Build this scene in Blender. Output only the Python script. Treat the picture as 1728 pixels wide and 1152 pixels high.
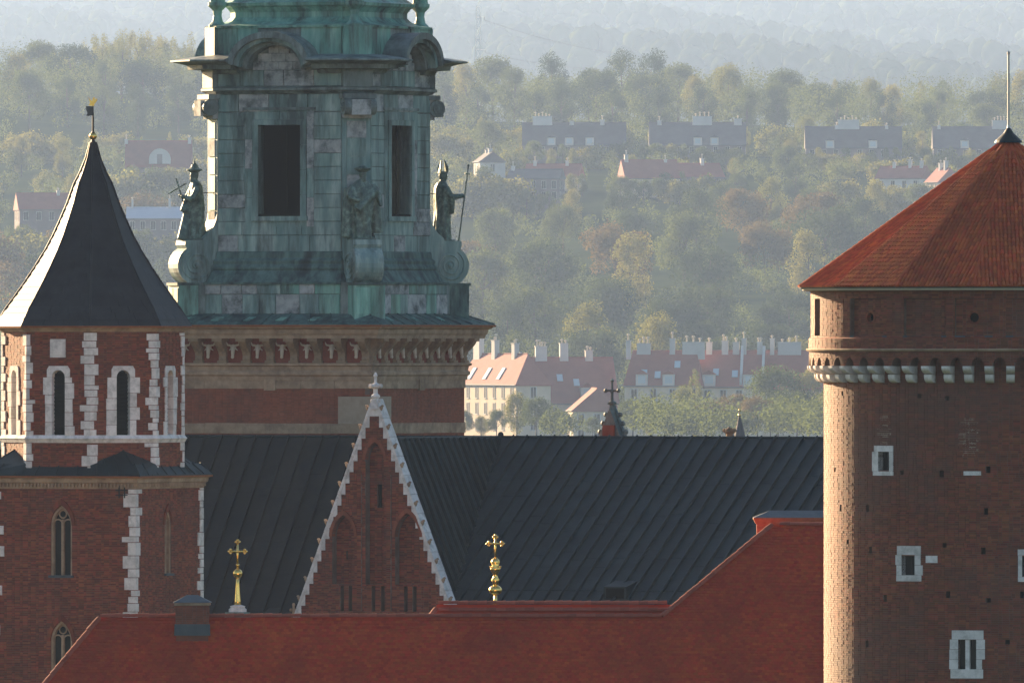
import bpy, math, random
from math import sin, cos, tan, pi, radians, sqrt, atan2
from mathutils import Vector, Matrix

scene = bpy.context.scene
for o in list(bpy.data.objects):
    bpy.data.objects.remove(o)
R = random.Random(7)
COL = scene.collection

# ------------------------------------------------------------------ camera, sky, sun, exposure
F = 25000.0                 # focal length in photo pixels (1728 wide)
CX, CY, ZC = 864.0, 576.0, 30.0
cam_d = bpy.data.cameras.new('camera')
cam_d.sensor_width = 36.0
cam_d.lens = 36.0 * F / 1728.0
cam_d.clip_start = 5.0
cam_d.clip_end = 40000.0
cam = bpy.data.objects.new('camera', cam_d)
cam.location = (0, 0, ZC)
cam.rotation_euler = (pi / 2, 0, 0)
COL.objects.link(cam)
scene.camera = cam

SUN_AZ = radians(33.0)      # to the left of the view direction, behind the buildings
SUN_EL = radians(12.5)
world = bpy.data.worlds.new('World')
scene.world = world
world.use_nodes = True
wn = world.node_tree
for n in list(wn.nodes):
    wn.nodes.remove(n)
sky = wn.nodes.new('ShaderNodeTexSky')
sky.sky_type = 'NISHITA'
sky.sun_disc = False
sky.sun_elevation = SUN_EL
sky.sun_rotation = -SUN_AZ
sky.dust_density = 1.0
sky.ozone_density = 1.6
bg = wn.nodes.new('ShaderNodeBackground')
bg.inputs['Strength'].default_value = 0.04
wo = wn.nodes.new('ShaderNodeOutputWorld')
wn.links.new(sky.outputs[0], bg.inputs[0])
wn.links.new(bg.outputs[0], wo.inputs[0])

sun_d = bpy.data.lights.new('sun', 'SUN')
sun_d.energy = 4.0
sun_d.angle = radians(0.6)
sun_d.color = (1.0, 0.70, 0.40)
sun = bpy.data.objects.new('sun', sun_d)
sdir = Vector((-sin(SUN_AZ) * cos(SUN_EL), cos(SUN_AZ) * cos(SUN_EL), sin(SUN_EL)))
sun.rotation_euler = sdir.to_track_quat('Z', 'Y').to_euler()
sun.location = (-300, 400, 300)
COL.objects.link(sun)

scene.view_settings.view_transform = 'Standard'
scene.view_settings.look = 'None'
scene.view_settings.gamma = 1.0
scene.view_settings.exposure = 2.35
scene.view_settings.use_curve_mapping = False
scene.render.engine = 'CYCLES'
scene.cycles.use_denoising = True
scene.cycles.max_bounces = 6
scene.cycles.diffuse_bounces = 3
scene.cycles.volume_bounces = 1
scene.cycles.transparent_max_bounces = 8
HAZE_DENSITY = 2.6e-5
HAZE_COLOR = (0.395, 0.585, 1.0)
HAZE_G = 0.4

# ------------------------------------------------------------------ helpers
def wx(px, Y): return (px - CX) * Y / F
def wz(py, Y): return ZC + (CY - py) * Y / F

def tag(o, label=None, cat=None, group=None, kind=None):
    if label: o['label'] = label
    if cat: o['category'] = cat
    if group: o['group'] = group
    if kind: o['kind'] = kind
    return o

def empty(name, loc, rz=0.0):
    o = bpy.data.objects.new(name, None)
    o.location = loc
    o.rotation_euler = (0, 0, rz)
    o.empty_display_size = 0.5
    COL.objects.link(o)
    return o

def link(name, me, parent=None):
    o = bpy.data.objects.new(name, me)
    COL.objects.link(o)
    if parent is not None:
        o.parent = parent
    return o

class MB:
    def __init__(s):
        s.v = []; s.f = []
    def add(s, vs, fs):
        b = len(s.v)
        s.v += [tuple(p) for p in vs]
        s.f += [tuple(b + i for i in f) for f in fs]
        return s
    def box(s, x0, x1, y0, y1, z0, z1):
        return s.add([(x0,y0,z0),(x1,y0,z0),(x1,y1,z0),(x0,y1,z0),(x0,y0,z1),(x1,y0,z1),(x1,y1,z1),(x0,y1,z1)],
              [(0,3,2,1),(4,5,6,7),(0,1,5,4),(1,2,6,5),(2,3,7,6),(3,0,4,7)])
    def hexa(s, p):                     # 4 bottom + 4 top points
        return s.add(p, [(0,3,2,1),(4,5,6,7),(0,1,5,4),(1,2,6,5),(2,3,7,6),(3,0,4,7)])
    def prism(s, poly, z0, z1):         # vertical extrusion of a ccw polygon
        n = len(poly)
        vs = [(x,y,z0) for x,y in poly] + [(x,y,z1) for x,y in poly]
        fs = [tuple(range(n-1,-1,-1)), tuple(range(n,2*n))]
        fs += [(i,(i+1)%n,n+(i+1)%n,n+i) for i in range(n)]
        return s.add(vs, fs)
    def extrude(s, pts, vec):           # any planar polygon pushed along vec
        n = len(pts); vec = Vector(vec)
        vs = [Vector(p) for p in pts] + [Vector(p)+vec for p in pts]
        fs = [tuple(range(n-1,-1,-1)), tuple(range(n,2*n))]
        fs += [(i,(i+1)%n,n+(i+1)%n,n+i) for i in range(n)]
        return s.add(vs, fs)
    def lathe(s, prof, n=16, cx=0, cy=0, a0=0.0, sweep=2*pi):
        full = abs(sweep - 2*pi) < 1e-6
        m = n if full else n+1
        vs = []
        for r, z in prof:
            for i in range(m):
                a = a0 + sweep*i/n
                vs.append((cx + r*cos(a), cy + r*sin(a), z))
        fs = []
        for j in range(len(prof)-1):
            for i in range(n):
                k = (i+1) % m
                fs.append((j*m+i, j*m+k, (j+1)*m+k, (j+1)*m+i))
        return s.add(vs, fs)
    def tube(s, p0, p1, r0, r1=None, n=8, cap=True):
        r1 = r0 if r1 is None else r1
        p0 = Vector(p0); p1 = Vector(p1); d = (p1-p0).normalized()
        a = d.orthogonal().normalized(); b = d.cross(a)
        vs = []
        for p, r in ((p0,r0),(p1,r1)):
            for i in range(n):
                t = 2*pi*i/n
                vs.append(p + a*(r*cos(t)) + b*(r*sin(t)))
        fs = [(i,(i+1)%n,n+(i+1)%n,n+i) for i in range(n)]
        if cap: fs += [tuple(range(n-1,-1,-1)), tuple(range(n,2*n))]
        return s.add(vs, fs)
    def ball(s, c, r, n=10, m=7, sc=(1,1,1)):
        vs = []; fs = []
        for j in range(m+1):
            t = pi*j/m
            for i in range(n):
                a = 2*pi*i/n
                vs.append((c[0]+sc[0]*r*sin(t)*cos(a), c[1]+sc[1]*r*sin(t)*sin(a), c[2]+sc[2]*r*cos(t)))
        for j in range(m):
            for i in range(n):
                fs.append((j*n+i, (j+1)*n+i, (j+1)*n+(i+1)%n, j*n+(i+1)%n))
        return s.add(vs, fs)
    def sweep(s, path, prof, closed=True):   # path ccw; prof (d outward, z)
        n = len(path); P = [Vector((p[0],p[1])) for p in path]
        nr = []
        for i in range(n if closed else n-1):
            d = (P[(i+1)%n]-P[i]).normalized()
            nr.append(Vector((d.y,-d.x)))
        off = []
        for i in range(n):
            if closed: a, b = nr[i-1], nr[i]
            else: a, b = nr[max(i-1,0)], nr[min(i,n-2)]
            m = (a+b); m = m/ max(1e-6, m.dot(b)) if m.length>1e-6 else b
            off.append(m)
        vs = []
        for d, z in prof:
            for i in range(n):
                q = P[i]+off[i]*d
                vs.append((q.x,q.y,z))
        fs = []
        for j in range(len(prof)-1):
            for i in range(n if closed else n-1):
                k=(i+1)%n
                fs.append((j*n+i, j*n+k, (j+1)*n+k, (j+1)*n+i))
        if not closed:
            L=len(prof)
            fs.append(tuple(j*n for j in range(L)))
            fs.append(tuple(j*n+n-1 for j in range(L-1,-1,-1)))
        return s.add(vs, fs)
    def mesh(s, name, mat=None, smooth=False):
        me = bpy.data.meshes.new(name)
        me.from_pydata(s.v, [], s.f)
        if mat: me.materials.append(mat)
        if smooth:
            me.polygons.foreach_set('use_smooth', [True]*len(me.polygons))
        me.update()
        return me
    def build(s, name, mat, parent=None, smooth=False, kind=None, label=None):
        o = link(name, s.mesh(name, mat, smooth), parent)
        if kind: o['kind'] = kind
        if label: o['label'] = label
        return o

# ------------------------------------------------------------------ materials
def mat(name, c1, c2=None, c3=None, scale=3.0, rough=0.8, island=0.0, objr=0.0, zs=1.0, bump=0.0, bscale=25.0,
        metal=0.0, dark=None, dscale=1.2, damt=0.5, detail=6.0, hue=0.0, spec=0.3):
    m = bpy.data.materials.new(name); m.use_nodes = True
    t = m.node_tree; N = t.nodes; L = t.links
    b = N['Principled BSDF']
    b.inputs['Roughness'].default_value = rough
    b.inputs['Metallic'].default_value = metal
    b.inputs['Specular IOR Level'].default_value = spec
    tc = N.new('ShaderNodeTexCoord')
    mp = N.new('ShaderNodeMapping'); mp.inputs['Scale'].default_value = (1,1,zs)
    L.new(tc.outputs['Object'], mp.inputs[0])
    nz = N.new('ShaderNodeTexNoise'); nz.inputs['Scale'].default_value = scale; nz.inputs['Detail'].default_value = detail
    nz.inputs['Roughness'].default_value = 0.65
    L.new(mp.outputs[0], nz.inputs[0])
    rp = N.new('ShaderNodeValToRGB')
    c2 = c2 or c1
    e = rp.color_ramp.elements
    e[0].position = 0.33; e[0].color = (*c1,1); e[1].position = 0.67; e[1].color = (*c2,1)
    if c3:
        q = rp.color_ramp.elements.new(0.52); q.color = (*c3,1)
    L.new(nz.outputs[0], rp.inputs[0])
    col = rp.outputs[0]
    def mult(col, fac_socket, lo, hi):
        mr = N.new('ShaderNodeMapRange'); mr.inputs[3].default_value = lo; mr.inputs[4].default_value = hi
        L.new(fac_socket, mr.inputs[0])
        hs = N.new('ShaderNodeHueSaturation')
        L.new(mr.outputs[0], hs.inputs['Value']); L.new(col, hs.inputs['Color'])
        if hue:
            m2 = N.new('ShaderNodeMapRange'); m2.inputs[3].default_value = 0.5-hue; m2.inputs[4].default_value = 0.5+hue
            mm = N.new('ShaderNodeMath'); mm.operation='FRACT'
            mk = N.new('ShaderNodeMath'); mk.operation='MULTIPLY'; mk.inputs[1].default_value = 7.31
            L.new(fac_socket, mk.inputs[0]); L.new(mk.outputs[0], mm.inputs[0]); L.new(mm.outputs[0], m2.inputs[0])
            L.new(m2.outputs[0], hs.inputs['Hue'])
        return hs.outputs[0]
    if island:
        g = N.new('ShaderNodeNewGeometry')
        col = mult(col, g.outputs['Random Per Island'], 1-island, 1+island)
    if objr:
        oi = N.new('ShaderNodeObjectInfo')
        col = mult(col, oi.outputs['Random'], 1-objr, 1+objr)
    if dark:
        n2 = N.new('ShaderNodeTexNoise'); n2.inputs['Scale'].default_value = dscale; n2.inputs['Detail'].default_value = 8
        n2.inputs['Roughness'].default_value = 0.7
        mp2 = N.new('ShaderNodeMapping'); mp2.inputs['Scale'].default_value = (1,1,min(1.0,zs)); mp2.inputs['Location'].default_value=(13.1,7.7,3.3)
        L.new(tc.outputs['Object'], mp2.inputs[0]); L.new(mp2.outputs[0], n2.inputs[0])
        mr = N.new('ShaderNodeMapRange'); mr.inputs[1].default_value = 0.45; mr.inputs[2].default_value = 0.63
        mr.inputs[3].default_value = 0; mr.inputs[4].default_value = damt
        L.new(n2.outputs[0], mr.inputs[0])
        mx = N.new('ShaderNodeMix'); mx.data_type = 'RGBA'
        L.new(mr.outputs[0], mx.inputs[0]); L.new(col, mx.inputs[6]); mx.inputs[7].default_value = (*dark,1)
        col = mx.outputs[2]
    L.new(col, b.inputs['Base Color'])
    if bump:
        n3 = N.new('ShaderNodeTexNoise'); n3.inputs['Scale'].default_value = bscale; n3.inputs['Detail'].default_value = 4
        L.new(tc.outputs['Object'], n3.inputs[0])
        bp = N.new('ShaderNodeBump'); bp.inputs['Strength'].default_value = bump; bp.inputs['Distance'].default_value = 0.03
        L.new(n3.outputs[0], bp.inputs['Height']); L.new(bp.outputs[0], b.inputs['Normal'])
    return m

M = {}
M['brick_brown'] = mat('brick_brown', (0.185,0.050,0.026), (0.27,0.076,0.039), (0.225,0.062,0.032), scale=1.6, island=0.32, hue=0.012, bump=0.3, rough=0.68, spec=0.25,
                       dark=(0.13,0.07,0.055), dscale=0.28, damt=0.65)
M['brick_red'] = mat('brick_red', (0.18,0.038,0.018), (0.25,0.058,0.026), scale=1.1, island=0.45, hue=0.01, bump=0.3, rough=0.68, spec=0.25,
                     dark=(0.08,0.038,0.03), dscale=0.7, damt=0.4)
M['brick_smooth'] = mat('brick_smooth', (0.25,0.064,0.034), (0.31,0.088,0.046), scale=1.3, island=0.2, bump=0.2, rough=0.8, dark=(0.10,0.05,0.04), dscale=0.9, damt=0.4)
M['brick_orange'] = mat('brick_orange', (0.34,0.085,0.036), (0.40,0.11,0.048), scale=2, island=0.2, rough=0.85)
M['mortar'] = mat('mortar', (0.165,0.10,0.078), (0.235,0.155,0.125), scale=2.0, rough=0.95, dark=(0.09,0.06,0.05), dscale=1.0, damt=0.5)
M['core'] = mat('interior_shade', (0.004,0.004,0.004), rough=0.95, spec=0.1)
M['white_stone'] = mat('white_stone', (0.74,0.68,0.66), (0.84,0.78,0.76), scale=4, rough=0.85, objr=0.10, bump=0.4, bscale=9, dark=(0.32,0.29,0.27), dscale=2.5, damt=0.55)
M['sandstone'] = mat('sandstone', (0.35,0.235,0.155), (0.46,0.325,0.225), scale=2.5, rough=0.9, objr=0.10, bump=0.3, dark=(0.15,0.10,0.075), dscale=1.3, damt=0.6)
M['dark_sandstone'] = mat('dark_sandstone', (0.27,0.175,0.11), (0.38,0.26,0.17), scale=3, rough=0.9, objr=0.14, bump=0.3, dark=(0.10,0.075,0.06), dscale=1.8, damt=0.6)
M['bone'] = mat('pale_carved_stone', (0.55,0.45,0.36), (0.66,0.56,0.46), scale=6, rough=0.85)
M['frieze_red'] = mat('frieze_red', (0.20,0.05,0.03), (0.26,0.07,0.04), scale=5, rough=0.9)
M['plaster'] = mat('plaster_patch', (0.36,0.27,0.20), (0.44,0.34,0.26), scale=3, rough=0.95)
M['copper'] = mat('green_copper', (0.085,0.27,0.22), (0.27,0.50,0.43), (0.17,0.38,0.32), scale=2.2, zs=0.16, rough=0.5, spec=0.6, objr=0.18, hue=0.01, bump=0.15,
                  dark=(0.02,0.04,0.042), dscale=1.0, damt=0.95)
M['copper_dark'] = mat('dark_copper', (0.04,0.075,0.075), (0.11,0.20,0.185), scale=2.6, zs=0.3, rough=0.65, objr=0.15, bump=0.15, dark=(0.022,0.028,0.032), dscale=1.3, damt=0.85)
M['clad'] = mat('weathered_cladding', (0.11,0.205,0.20), (0.36,0.46,0.445), (0.215,0.32,0.31), scale=2.0, zs=0.18, rough=0.6, spec=0.5, objr=0.07, hue=0.01, bump=0.3,
                dark=(0.035,0.055,0.058), dscale=0.9, damt=0.92)
M['clad_grey'] = mat('grey_cladding', (0.29,0.32,0.33), (0.48,0.49,0.50), scale=2.4, rough=0.85, objr=0.10, bump=0.3, dark=(0.05,0.065,0.07), dscale=1.1, damt=0.85)
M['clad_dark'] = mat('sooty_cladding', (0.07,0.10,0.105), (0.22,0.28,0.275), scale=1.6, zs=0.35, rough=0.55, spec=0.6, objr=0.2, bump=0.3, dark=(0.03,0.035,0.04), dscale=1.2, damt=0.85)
M['bronze'] = mat('green_bronze', (0.035,0.055,0.05), (0.20,0.29,0.25), (0.09,0.14,0.125), scale=3.5, rough=0.5, metal=0.25, bump=0.4, bscale=8, spec=0.5)
M['bell_roof'] = mat('dark_lead_sheet', (0.020,0.020,0.024), (0.032,0.032,0.037), scale=1.2, rough=0.55, objr=0.1, island=0.10, bump=0.0, spec=0.22)
M['seam_brown'] = mat('brown_sheet_metal', (0.021,0.016,0.012), (0.032,0.025,0.019), scale=0.9, rough=0.5, objr=0.22, bump=0.1, spec=0.2, dark=(0.012,0.014,0.016), dscale=0.7, damt=0.6)
M['seam_blue'] = mat('blue_grey_sheet_metal', (0.011,0.020,0.024), (0.020,0.033,0.037), scale=0.9, rough=0.5, objr=0.22, bump=0.1, spec=0.2, dark=(0.012,0.014,0.016), dscale=0.7, damt=0.6)
M['red_tile'] = mat('red_clay_tile', (0.47,0.048,0.011), (0.55,0.064,0.014), scale=0.5, island=0.15, hue=0.006, rough=0.8, dark=(0.28,0.036,0.014), dscale=0.25, damt=0.6)
M['ridge_tile'] = mat('ridge_clay_tile', (0.29,0.055,0.03), (0.36,0.08,0.042), scale=2, objr=0.2, rough=0.75)
M['cone_tile'] = mat('orange_clay_tile', (0.42,0.078,0.022), (0.52,0.105,0.030), scale=0.8, island=0.26, hue=0.008, rough=0.8, dark=(0.24,0.055,0.022), dscale=0.6, damt=0.5)
M['gold'] = mat('gilded_metal', (0.80,0.50,0.13), (0.95,0.66,0.22), scale=6, rough=0.27, metal=1.0)
M['iron'] = mat('dark_iron', (0.03,0.03,0.032), rough=0.6, metal=0.4)
M['steel'] = mat('grey_steel', (0.42,0.42,0.43), rough=0.4, metal=0.7)
M['rust'] = mat('rusty_gutter', (0.24,0.075,0.03), (0.34,0.12,0.05), scale=4, rough=0.7)
M['fascia'] = mat('white_fascia', (0.62,0.56,0.50), (0.7,0.64,0.58), scale=3, rough=0.7)
M['glass'] = mat('dark_glass', (0.010,0.010,0.010), rough=0.35, spec=0.25)
M['louvre'] = mat('dark_louvre', (0.005,0.006,0.005), (0.009,0.010,0.009), scale=2, rough=0.9, spec=0.1)
M['lead'] = mat('lead_flashing', (0.05,0.06,0.07), (0.08,0.09,0.10), scale=3, rough=0.55, spec=0.5)
M['cream'] = mat('cream_plaster', (0.58,0.49,0.38), (0.66,0.56,0.44), scale=0.3, rough=0.9, objr=0.08)
M['whitewash'] = mat('white_plaster', (0.50,0.49,0.48), (0.60,0.59,0.58), scale=0.3, rough=0.9, objr=0.08)
M['roof_red'] = mat('red_house_roof', (0.22,0.055,0.045), (0.28,0.075,0.06), scale=0.4, rough=0.85, objr=0.15)
M['roof_dark'] = mat('slate_house_roof', (0.060,0.055,0.07), (0.085,0.08,0.095), scale=0.3, rough=0.85, objr=0.12)
M['roof_blue'] = mat('pale_blue_roof', (0.33,0.40,0.50), (0.38,0.45,0.55), scale=0.3, rough=0.6)
M['wall_dark'] = mat('dark_house_wall', (0.13,0.11,0.12), (0.18,0.15,0.16), scale=0.4, rough=0.9, objr=0.15)
M['skylight'] = mat('skylight_glass', (0.45,0.55,0.62), rough=0.1, spec=0.8)
M['earth'] = mat('grassy_earth', (0.025,0.04,0.014), (0.045,0.06,0.02), scale=0.02, rough=1.0, spec=0.0)
M['trunk'] = mat('bark', (0.06,0.045,0.035), (0.09,0.07,0.055), scale=2, rough=0.95)

def leafmat(name, c1, c2, trans=0.5):
    m = bpy.data.materials.new(name); m.use_nodes = True
    t = m.node_tree; N = t.nodes; L = t.links
    for n in list(N): N.remove(n)
    out = N.new('ShaderNodeOutputMaterial')
    d = N.new('ShaderNodeBsdfDiffuse'); tr = N.new('ShaderNodeBsdfTranslucent'); mx = N.new('ShaderNodeMixShader')
    mx.inputs[0].default_value = trans
    g = N.new('ShaderNodeNewGeometry'); oi = N.new('ShaderNodeObjectInfo')
    cm = N.new('ShaderNodeMix'); cm.data_type='RGBA'
    cm.inputs[6].default_value=(*c1,1); cm.inputs[7].default_value=(*c2,1)
    L.new(oi.outputs['Random'], cm.inputs[0])
    mr = N.new('ShaderNodeMapRange'); mr.inputs[3].default_value=0.82; mr.inputs[4].default_value=1.18
    L.new(g.outputs['Random Per Island'], mr.inputs[0])
    hs = N.new('ShaderNodeHueSaturation'); L.new(mr.outputs[0], hs.inputs['Value']); L.new(cm.outputs[2], hs.inputs['Color'])
    L.new(hs.outputs[0], d.inputs[0]); L.new(hs.outputs[0], tr.inputs[0])
    L.new(d.outputs[0], mx.inputs[1]); L.new(tr.outputs[0], mx.inputs[2]); L.new(mx.outputs[0], out.inputs[0])
    return m
M['leaf_green'] = leafmat('green_foliage', (0.07,0.098,0.028), (0.10,0.128,0.036))
M['leaf_deep'] = leafmat('deep_green_foliage', (0.038,0.06,0.024), (0.055,0.078,0.03))
M['leaf_yellow'] = leafmat('yellow_green_foliage', (0.155,0.17,0.040), (0.20,0.195,0.050))
M['leaf_autumn'] = leafmat('autumn_foliage', (0.115,0.088,0.030), (0.14,0.105,0.034))

# ------------------------------------------------------------------ brick fields
def sub_spans(full, holes):
    def f(v):
        ivs = [tuple(i) for i in full(v)]
        for h in holes:
            r = h(v)
            if not r: continue
            a, b = r; nx = []
            for (p, q) in ivs:
                if b <= p or a >= q: nx.append((p, q)); continue
                if a > p: nx.append((p, a))
                if b < q: nx.append((b, q))
            ivs = nx
        return ivs
    return f
def rect_hole(u0, u1, v0, v1):
    return lambda v: (u0, u1) if v0 <= v <= v1 else None
def arch_hole(uc, hw, v0, vs, pointed=False):
    def f(v):
        if v < v0: return None
        if v <= vs: return (uc-hw, uc+hw)
        dv = v - vs
        if pointed:
            r = 2*hw
            if dv >= r*0.866: return None
            x = sqrt(r*r-dv*dv) - hw
        else:
            if dv >= hw: return None
            x = sqrt(hw*hw-dv*dv)
        return (uc-x, uc+x) if x > 0.01 else None
    return f
def brick_field(B, Mo, P, v0, v1, spans, d=0.0, row=0.072, bl=0.235, joint=0.011, deep=0.25, seg=None, rnd=R):
    n = max(1, int(round((v1-v0)/row))); row = (v1-v0)/n
    for j in range(n):
        va = v0+j*row; vb = va+row
        for (ua, ub) in spans((va+vb)/2):
            if ub-ua < 0.02: continue
            k = 1 if seg is None else max(1, int((ub-ua)/seg)+1)
            us = [ua+(ub-ua)*i/k for i in range(k+1)]
            dm = d-0.014
            vs = []
            for u in us:
                vs += [P(u,va,dm), P(u,vb,dm)]
            fs = [(2*i,2*i+2,2*i+3,2*i+1) for i in range(k)]
            b = len(vs)
            vs += [P(ua,va,dm-deep), P(ua,vb,dm-deep), P(ub,va,dm-deep), P(ub,vb,dm-deep)]
            fs += [(b,0,1,b+1), (2*k,b+2,b+3,2*k+1)]
            # top and bottom of the course, so recesses have a soffit
            fs += [(b,b+2,2*k,0), (1,2*k+1,b+3,b+1)] if k == 1 else []
            Mo.add(vs, fs)
            u = ua - rnd.random()*0.02 - (0.5*bl if j % 2 else 0.0)
            c = j % 2
            while u < ub:
                w = bl if (c % 2 == 0) else bl*0.5
                c += 1
                p = max(u+joint/2, ua); q = min(u+w-joint/2, ub)
                u += w
                if q-p < 0.035: continue
                f = d + rnd.uniform(-0.006,0.006); g = d-0.02
                a, z = va+joint/2, vb-joint/2
                B.add([P(p,a,f),P(q,a,f),P(q,z,f),P(p,z,f),P(p,a,g),P(q,a,g),P(q,z,g),P(p,z,g)],
                      [(0,1,2,3),(0,4,5,1),(1,5,6,2),(2,6,7,3),(3,7,4,0)])
def plane(ox, oy, ang):      # outward normal angle (world/local XY), u to the right seen from outside
    nx, ny = cos(ang), sin(ang); tx, ty = -ny, nx
    return lambda u, v, d: (ox+tx*u+nx*d, oy+ty*u+ny*d, v)
def pbox(mb, P, u0, u1, v0, v1, d0, d1):
    return mb.hexa([P(u0,v0,d1),P(u1,v0,d1),P(u1,v0,d0),P(u0,v0,d0),P(u0,v1,d1),P(u1,v1,d1),P(u1,v1,d0),P(u0,v1,d0)])
def ppoly(mb, P, pts, d0, d1):
    n = len(pts)
    vs = [P(u,v,d1) for u,v in pts] + [P(u,v,d0) for u,v in pts]
    fs = [tuple(range(n)), tuple(range(2*n-1,n-1,-1))] + [(i,n+i,n+(i+1)%n,(i+1)%n) for i in range(n)]
    return mb.add(vs, fs)
def pring(mb, P, outer, inner, d0, d1):   # open strip between two equal-length point lists
    n = len(outer)
    for i in range(n-1):
        a,b,c,e = outer[i],outer[i+1],inner[i+1],inner[i]
        mb.add([P(*a,d1),P(*b,d1),P(*c,d1),P(*e,d1),P(*a,d0),P(*b,d0),P(*c,d0),P(*e,d0)],
               [(0,3,2,1),(0,1,5,4),(1,2,6,5),(2,3,7,6),(3,0,4,7),(4,5,6,7)])
    return mb
def quoin(mb, C, a1, a2, w1, w2, z0, z1, proud=0.03, deep=0.25):
    """stone wrapping a corner C of two faces with normal angles a1 (left face) and a2 (right face)"""
    n1 = Vector((cos(a1),sin(a1))); n2 = Vector((cos(a2),sin(a2)))
    t1 = Vector((n1.y,-n1.x))   # away from corner along left face
    t2 = Vector((-n2.y,n2.x))
    C = Vector(C)
    m = (n1+n2)/(1+n1.dot(n2))
    pts = [C+m*proud, C+t1*w1+n1*proud, C+t1*w1-n1*deep, C-m*deep, C+t2*w2-n2*deep, C+t2*w2+n2*proud]
    pts = [(p.x,p.y) for p in pts]
    vs = [(x,y,z0) for x,y in pts]+[(x,y,z1) for x,y in pts]
    fs = [(0,1,2,3),(0,3,4,5),(9,8,7,6),(11,10,9,6)]
    fs += [(k,6+k,6+(k+1)%6,(k+1)%6) for k in range(6)]
    mb.add(vs, fs)
    return mb

# ------------------------------------------------------------------ terrain
BS = 1.55       # the town and woods beyond the river lie this much farther than first surveyed
GP = [(-600,0),(1900,0),(2500*BS,4),(2800*BS,None,742),(3000*BS,None,700),(3300*BS,None,610),(3600*BS,None,505),(3900*BS,None,400),(4100*BS,None,318),(4250*BS,None,275),
      (4450*BS,None,236),(4700*BS,None,205),(4900*BS,None,206),(5300*BS,100),(9200,100),(13000,None,215),(16000,None,125),(19000,None,45),(23000,None,-45),(26000,None,-90),(27500,None,-95)]
GPT = [(p[0], p[1] if len(p) == 2 else wz(p[2], p[0])) for p in GP]
def ground_z(x, y):
    z = GPT[-1][1]
    for (a, za), (b, zb) in zip(GPT, GPT[1:]):
        if y <= b:
            t = max(0.0, (y-a)/(b-a)); t = t*t*(3-2*t)*0.35 + t*0.65
            z = za+(zb-za)*t; break
    w = min(1.0, max(0.0, (y-3300)/1200.0))
    z += w*(3.0*sin(x*0.011+y*0.0021)+1.6*sin(x*0.031+1.3+y*0.004))
    if 6600 < y < 8600: z += min(1,(y-6600)/500)*max(0.0, (-x-50)*0.075)
    if y > 12000: z += 16*sin(x*0.006+2.0+y*0.0007)+9*sin(x*0.017+y*0.002)
    return z
def terrain():
    xs = [-2900,-2000,-1400,-1000,-700] + [-500+20*i for i in range(51)] + [700,1000,1400,2000,2900]
    ys = [-600,0,400,800,1400,1900,2600] + [3200+70*i for i in range(70)] + [8100+300*i for i in range(65)]
    mb = MB()
    vs = [(x,y,ground_z(x,y)) for y in ys for x in xs]
    nx = len(xs)
    fs = [(j*nx+i,j*nx+i+1,(j+1)*nx+i+1,(j+1)*nx+i) for j in range(len(ys)-1) for i in range(nx-1)]
    mb.add(vs, fs)
    tag(mb.build('ground', M['earth'], None, smooth=True), 'rolling grassy ground rising into wooded hills', 'ground', kind='structure')
terrain()

# ------------------------------------------------------------------ clock tower (copper-clad belfry)
A = radians(25.1)
def chsq(h, q):
    t = q*sqrt(2)-h
    return [(-t,-h),(t,-h),(h,-t),(h,t),(t,h),(-t,h),(-h,t),(-h,-t)]
def sq(h): return [(-h,-h),(h,-h),(h,h),(-h,h)]
FRONT, RIGHT, BACK, LEFT = -pi/2, 0.0, pi/2, pi

def figure_mesh(name, loops, tubes, balls, mat_, fold=0.05, vox=0.045):
    mb = MB()
    n = 28
    vs = []; fs = []
    for j, (z, rx, ry, ox, oy, fa) in enumerate(loops):
        for i in range(n):
            a = 2*pi*i/n
            k = 1 + 1.9*fa*(0.6*sin(7*a+1.2*z)+0.4*sin(11*a-2.0*z+0.7))
            vs.append((ox+rx*k*cos(a), oy+ry*k*sin(a), z))
    for j in range(len(loops)-1):
        fs += [(j*n+i, j*n+(i+1)%n, (j+1)*n+(i+1)%n, (j+1)*n+i) for i in range(n)]
    fs += [tuple(range(n-1,-1,-1)), tuple((len(loops)-1)*n+i for i in range(n))]
    mb.add(vs, fs)
    for t in tubes: mb.tube(*t, n=10)
    for c, r, sc in balls: mb.ball(c, r, 14, 10, sc)
    me = mb.mesh(name+'_tmp')
    ob = bpy.data.objects.new(name+'_tmp', me); COL.objects.link(ob)
    rm = ob.modifiers.new('r','REMESH'); rm.mode='VOXEL'; rm.voxel_size = vox
    sm = ob.modifiers.new('s','SMOOTH'); sm.factor=0.5; sm.iterations=2
    dg = bpy.context.evaluated_depsgraph_get()
    ev = ob.evaluated_get(dg)
    out = bpy.data.meshes.new_from_object(ev)
    bpy.data.objects.remove(ob)
    out.name = name
    out.materials.clear(); out.materials.append(mat_)
    out.polygons.foreach_set('use_smooth', [True]*len(out.polygons))
    return out

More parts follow.
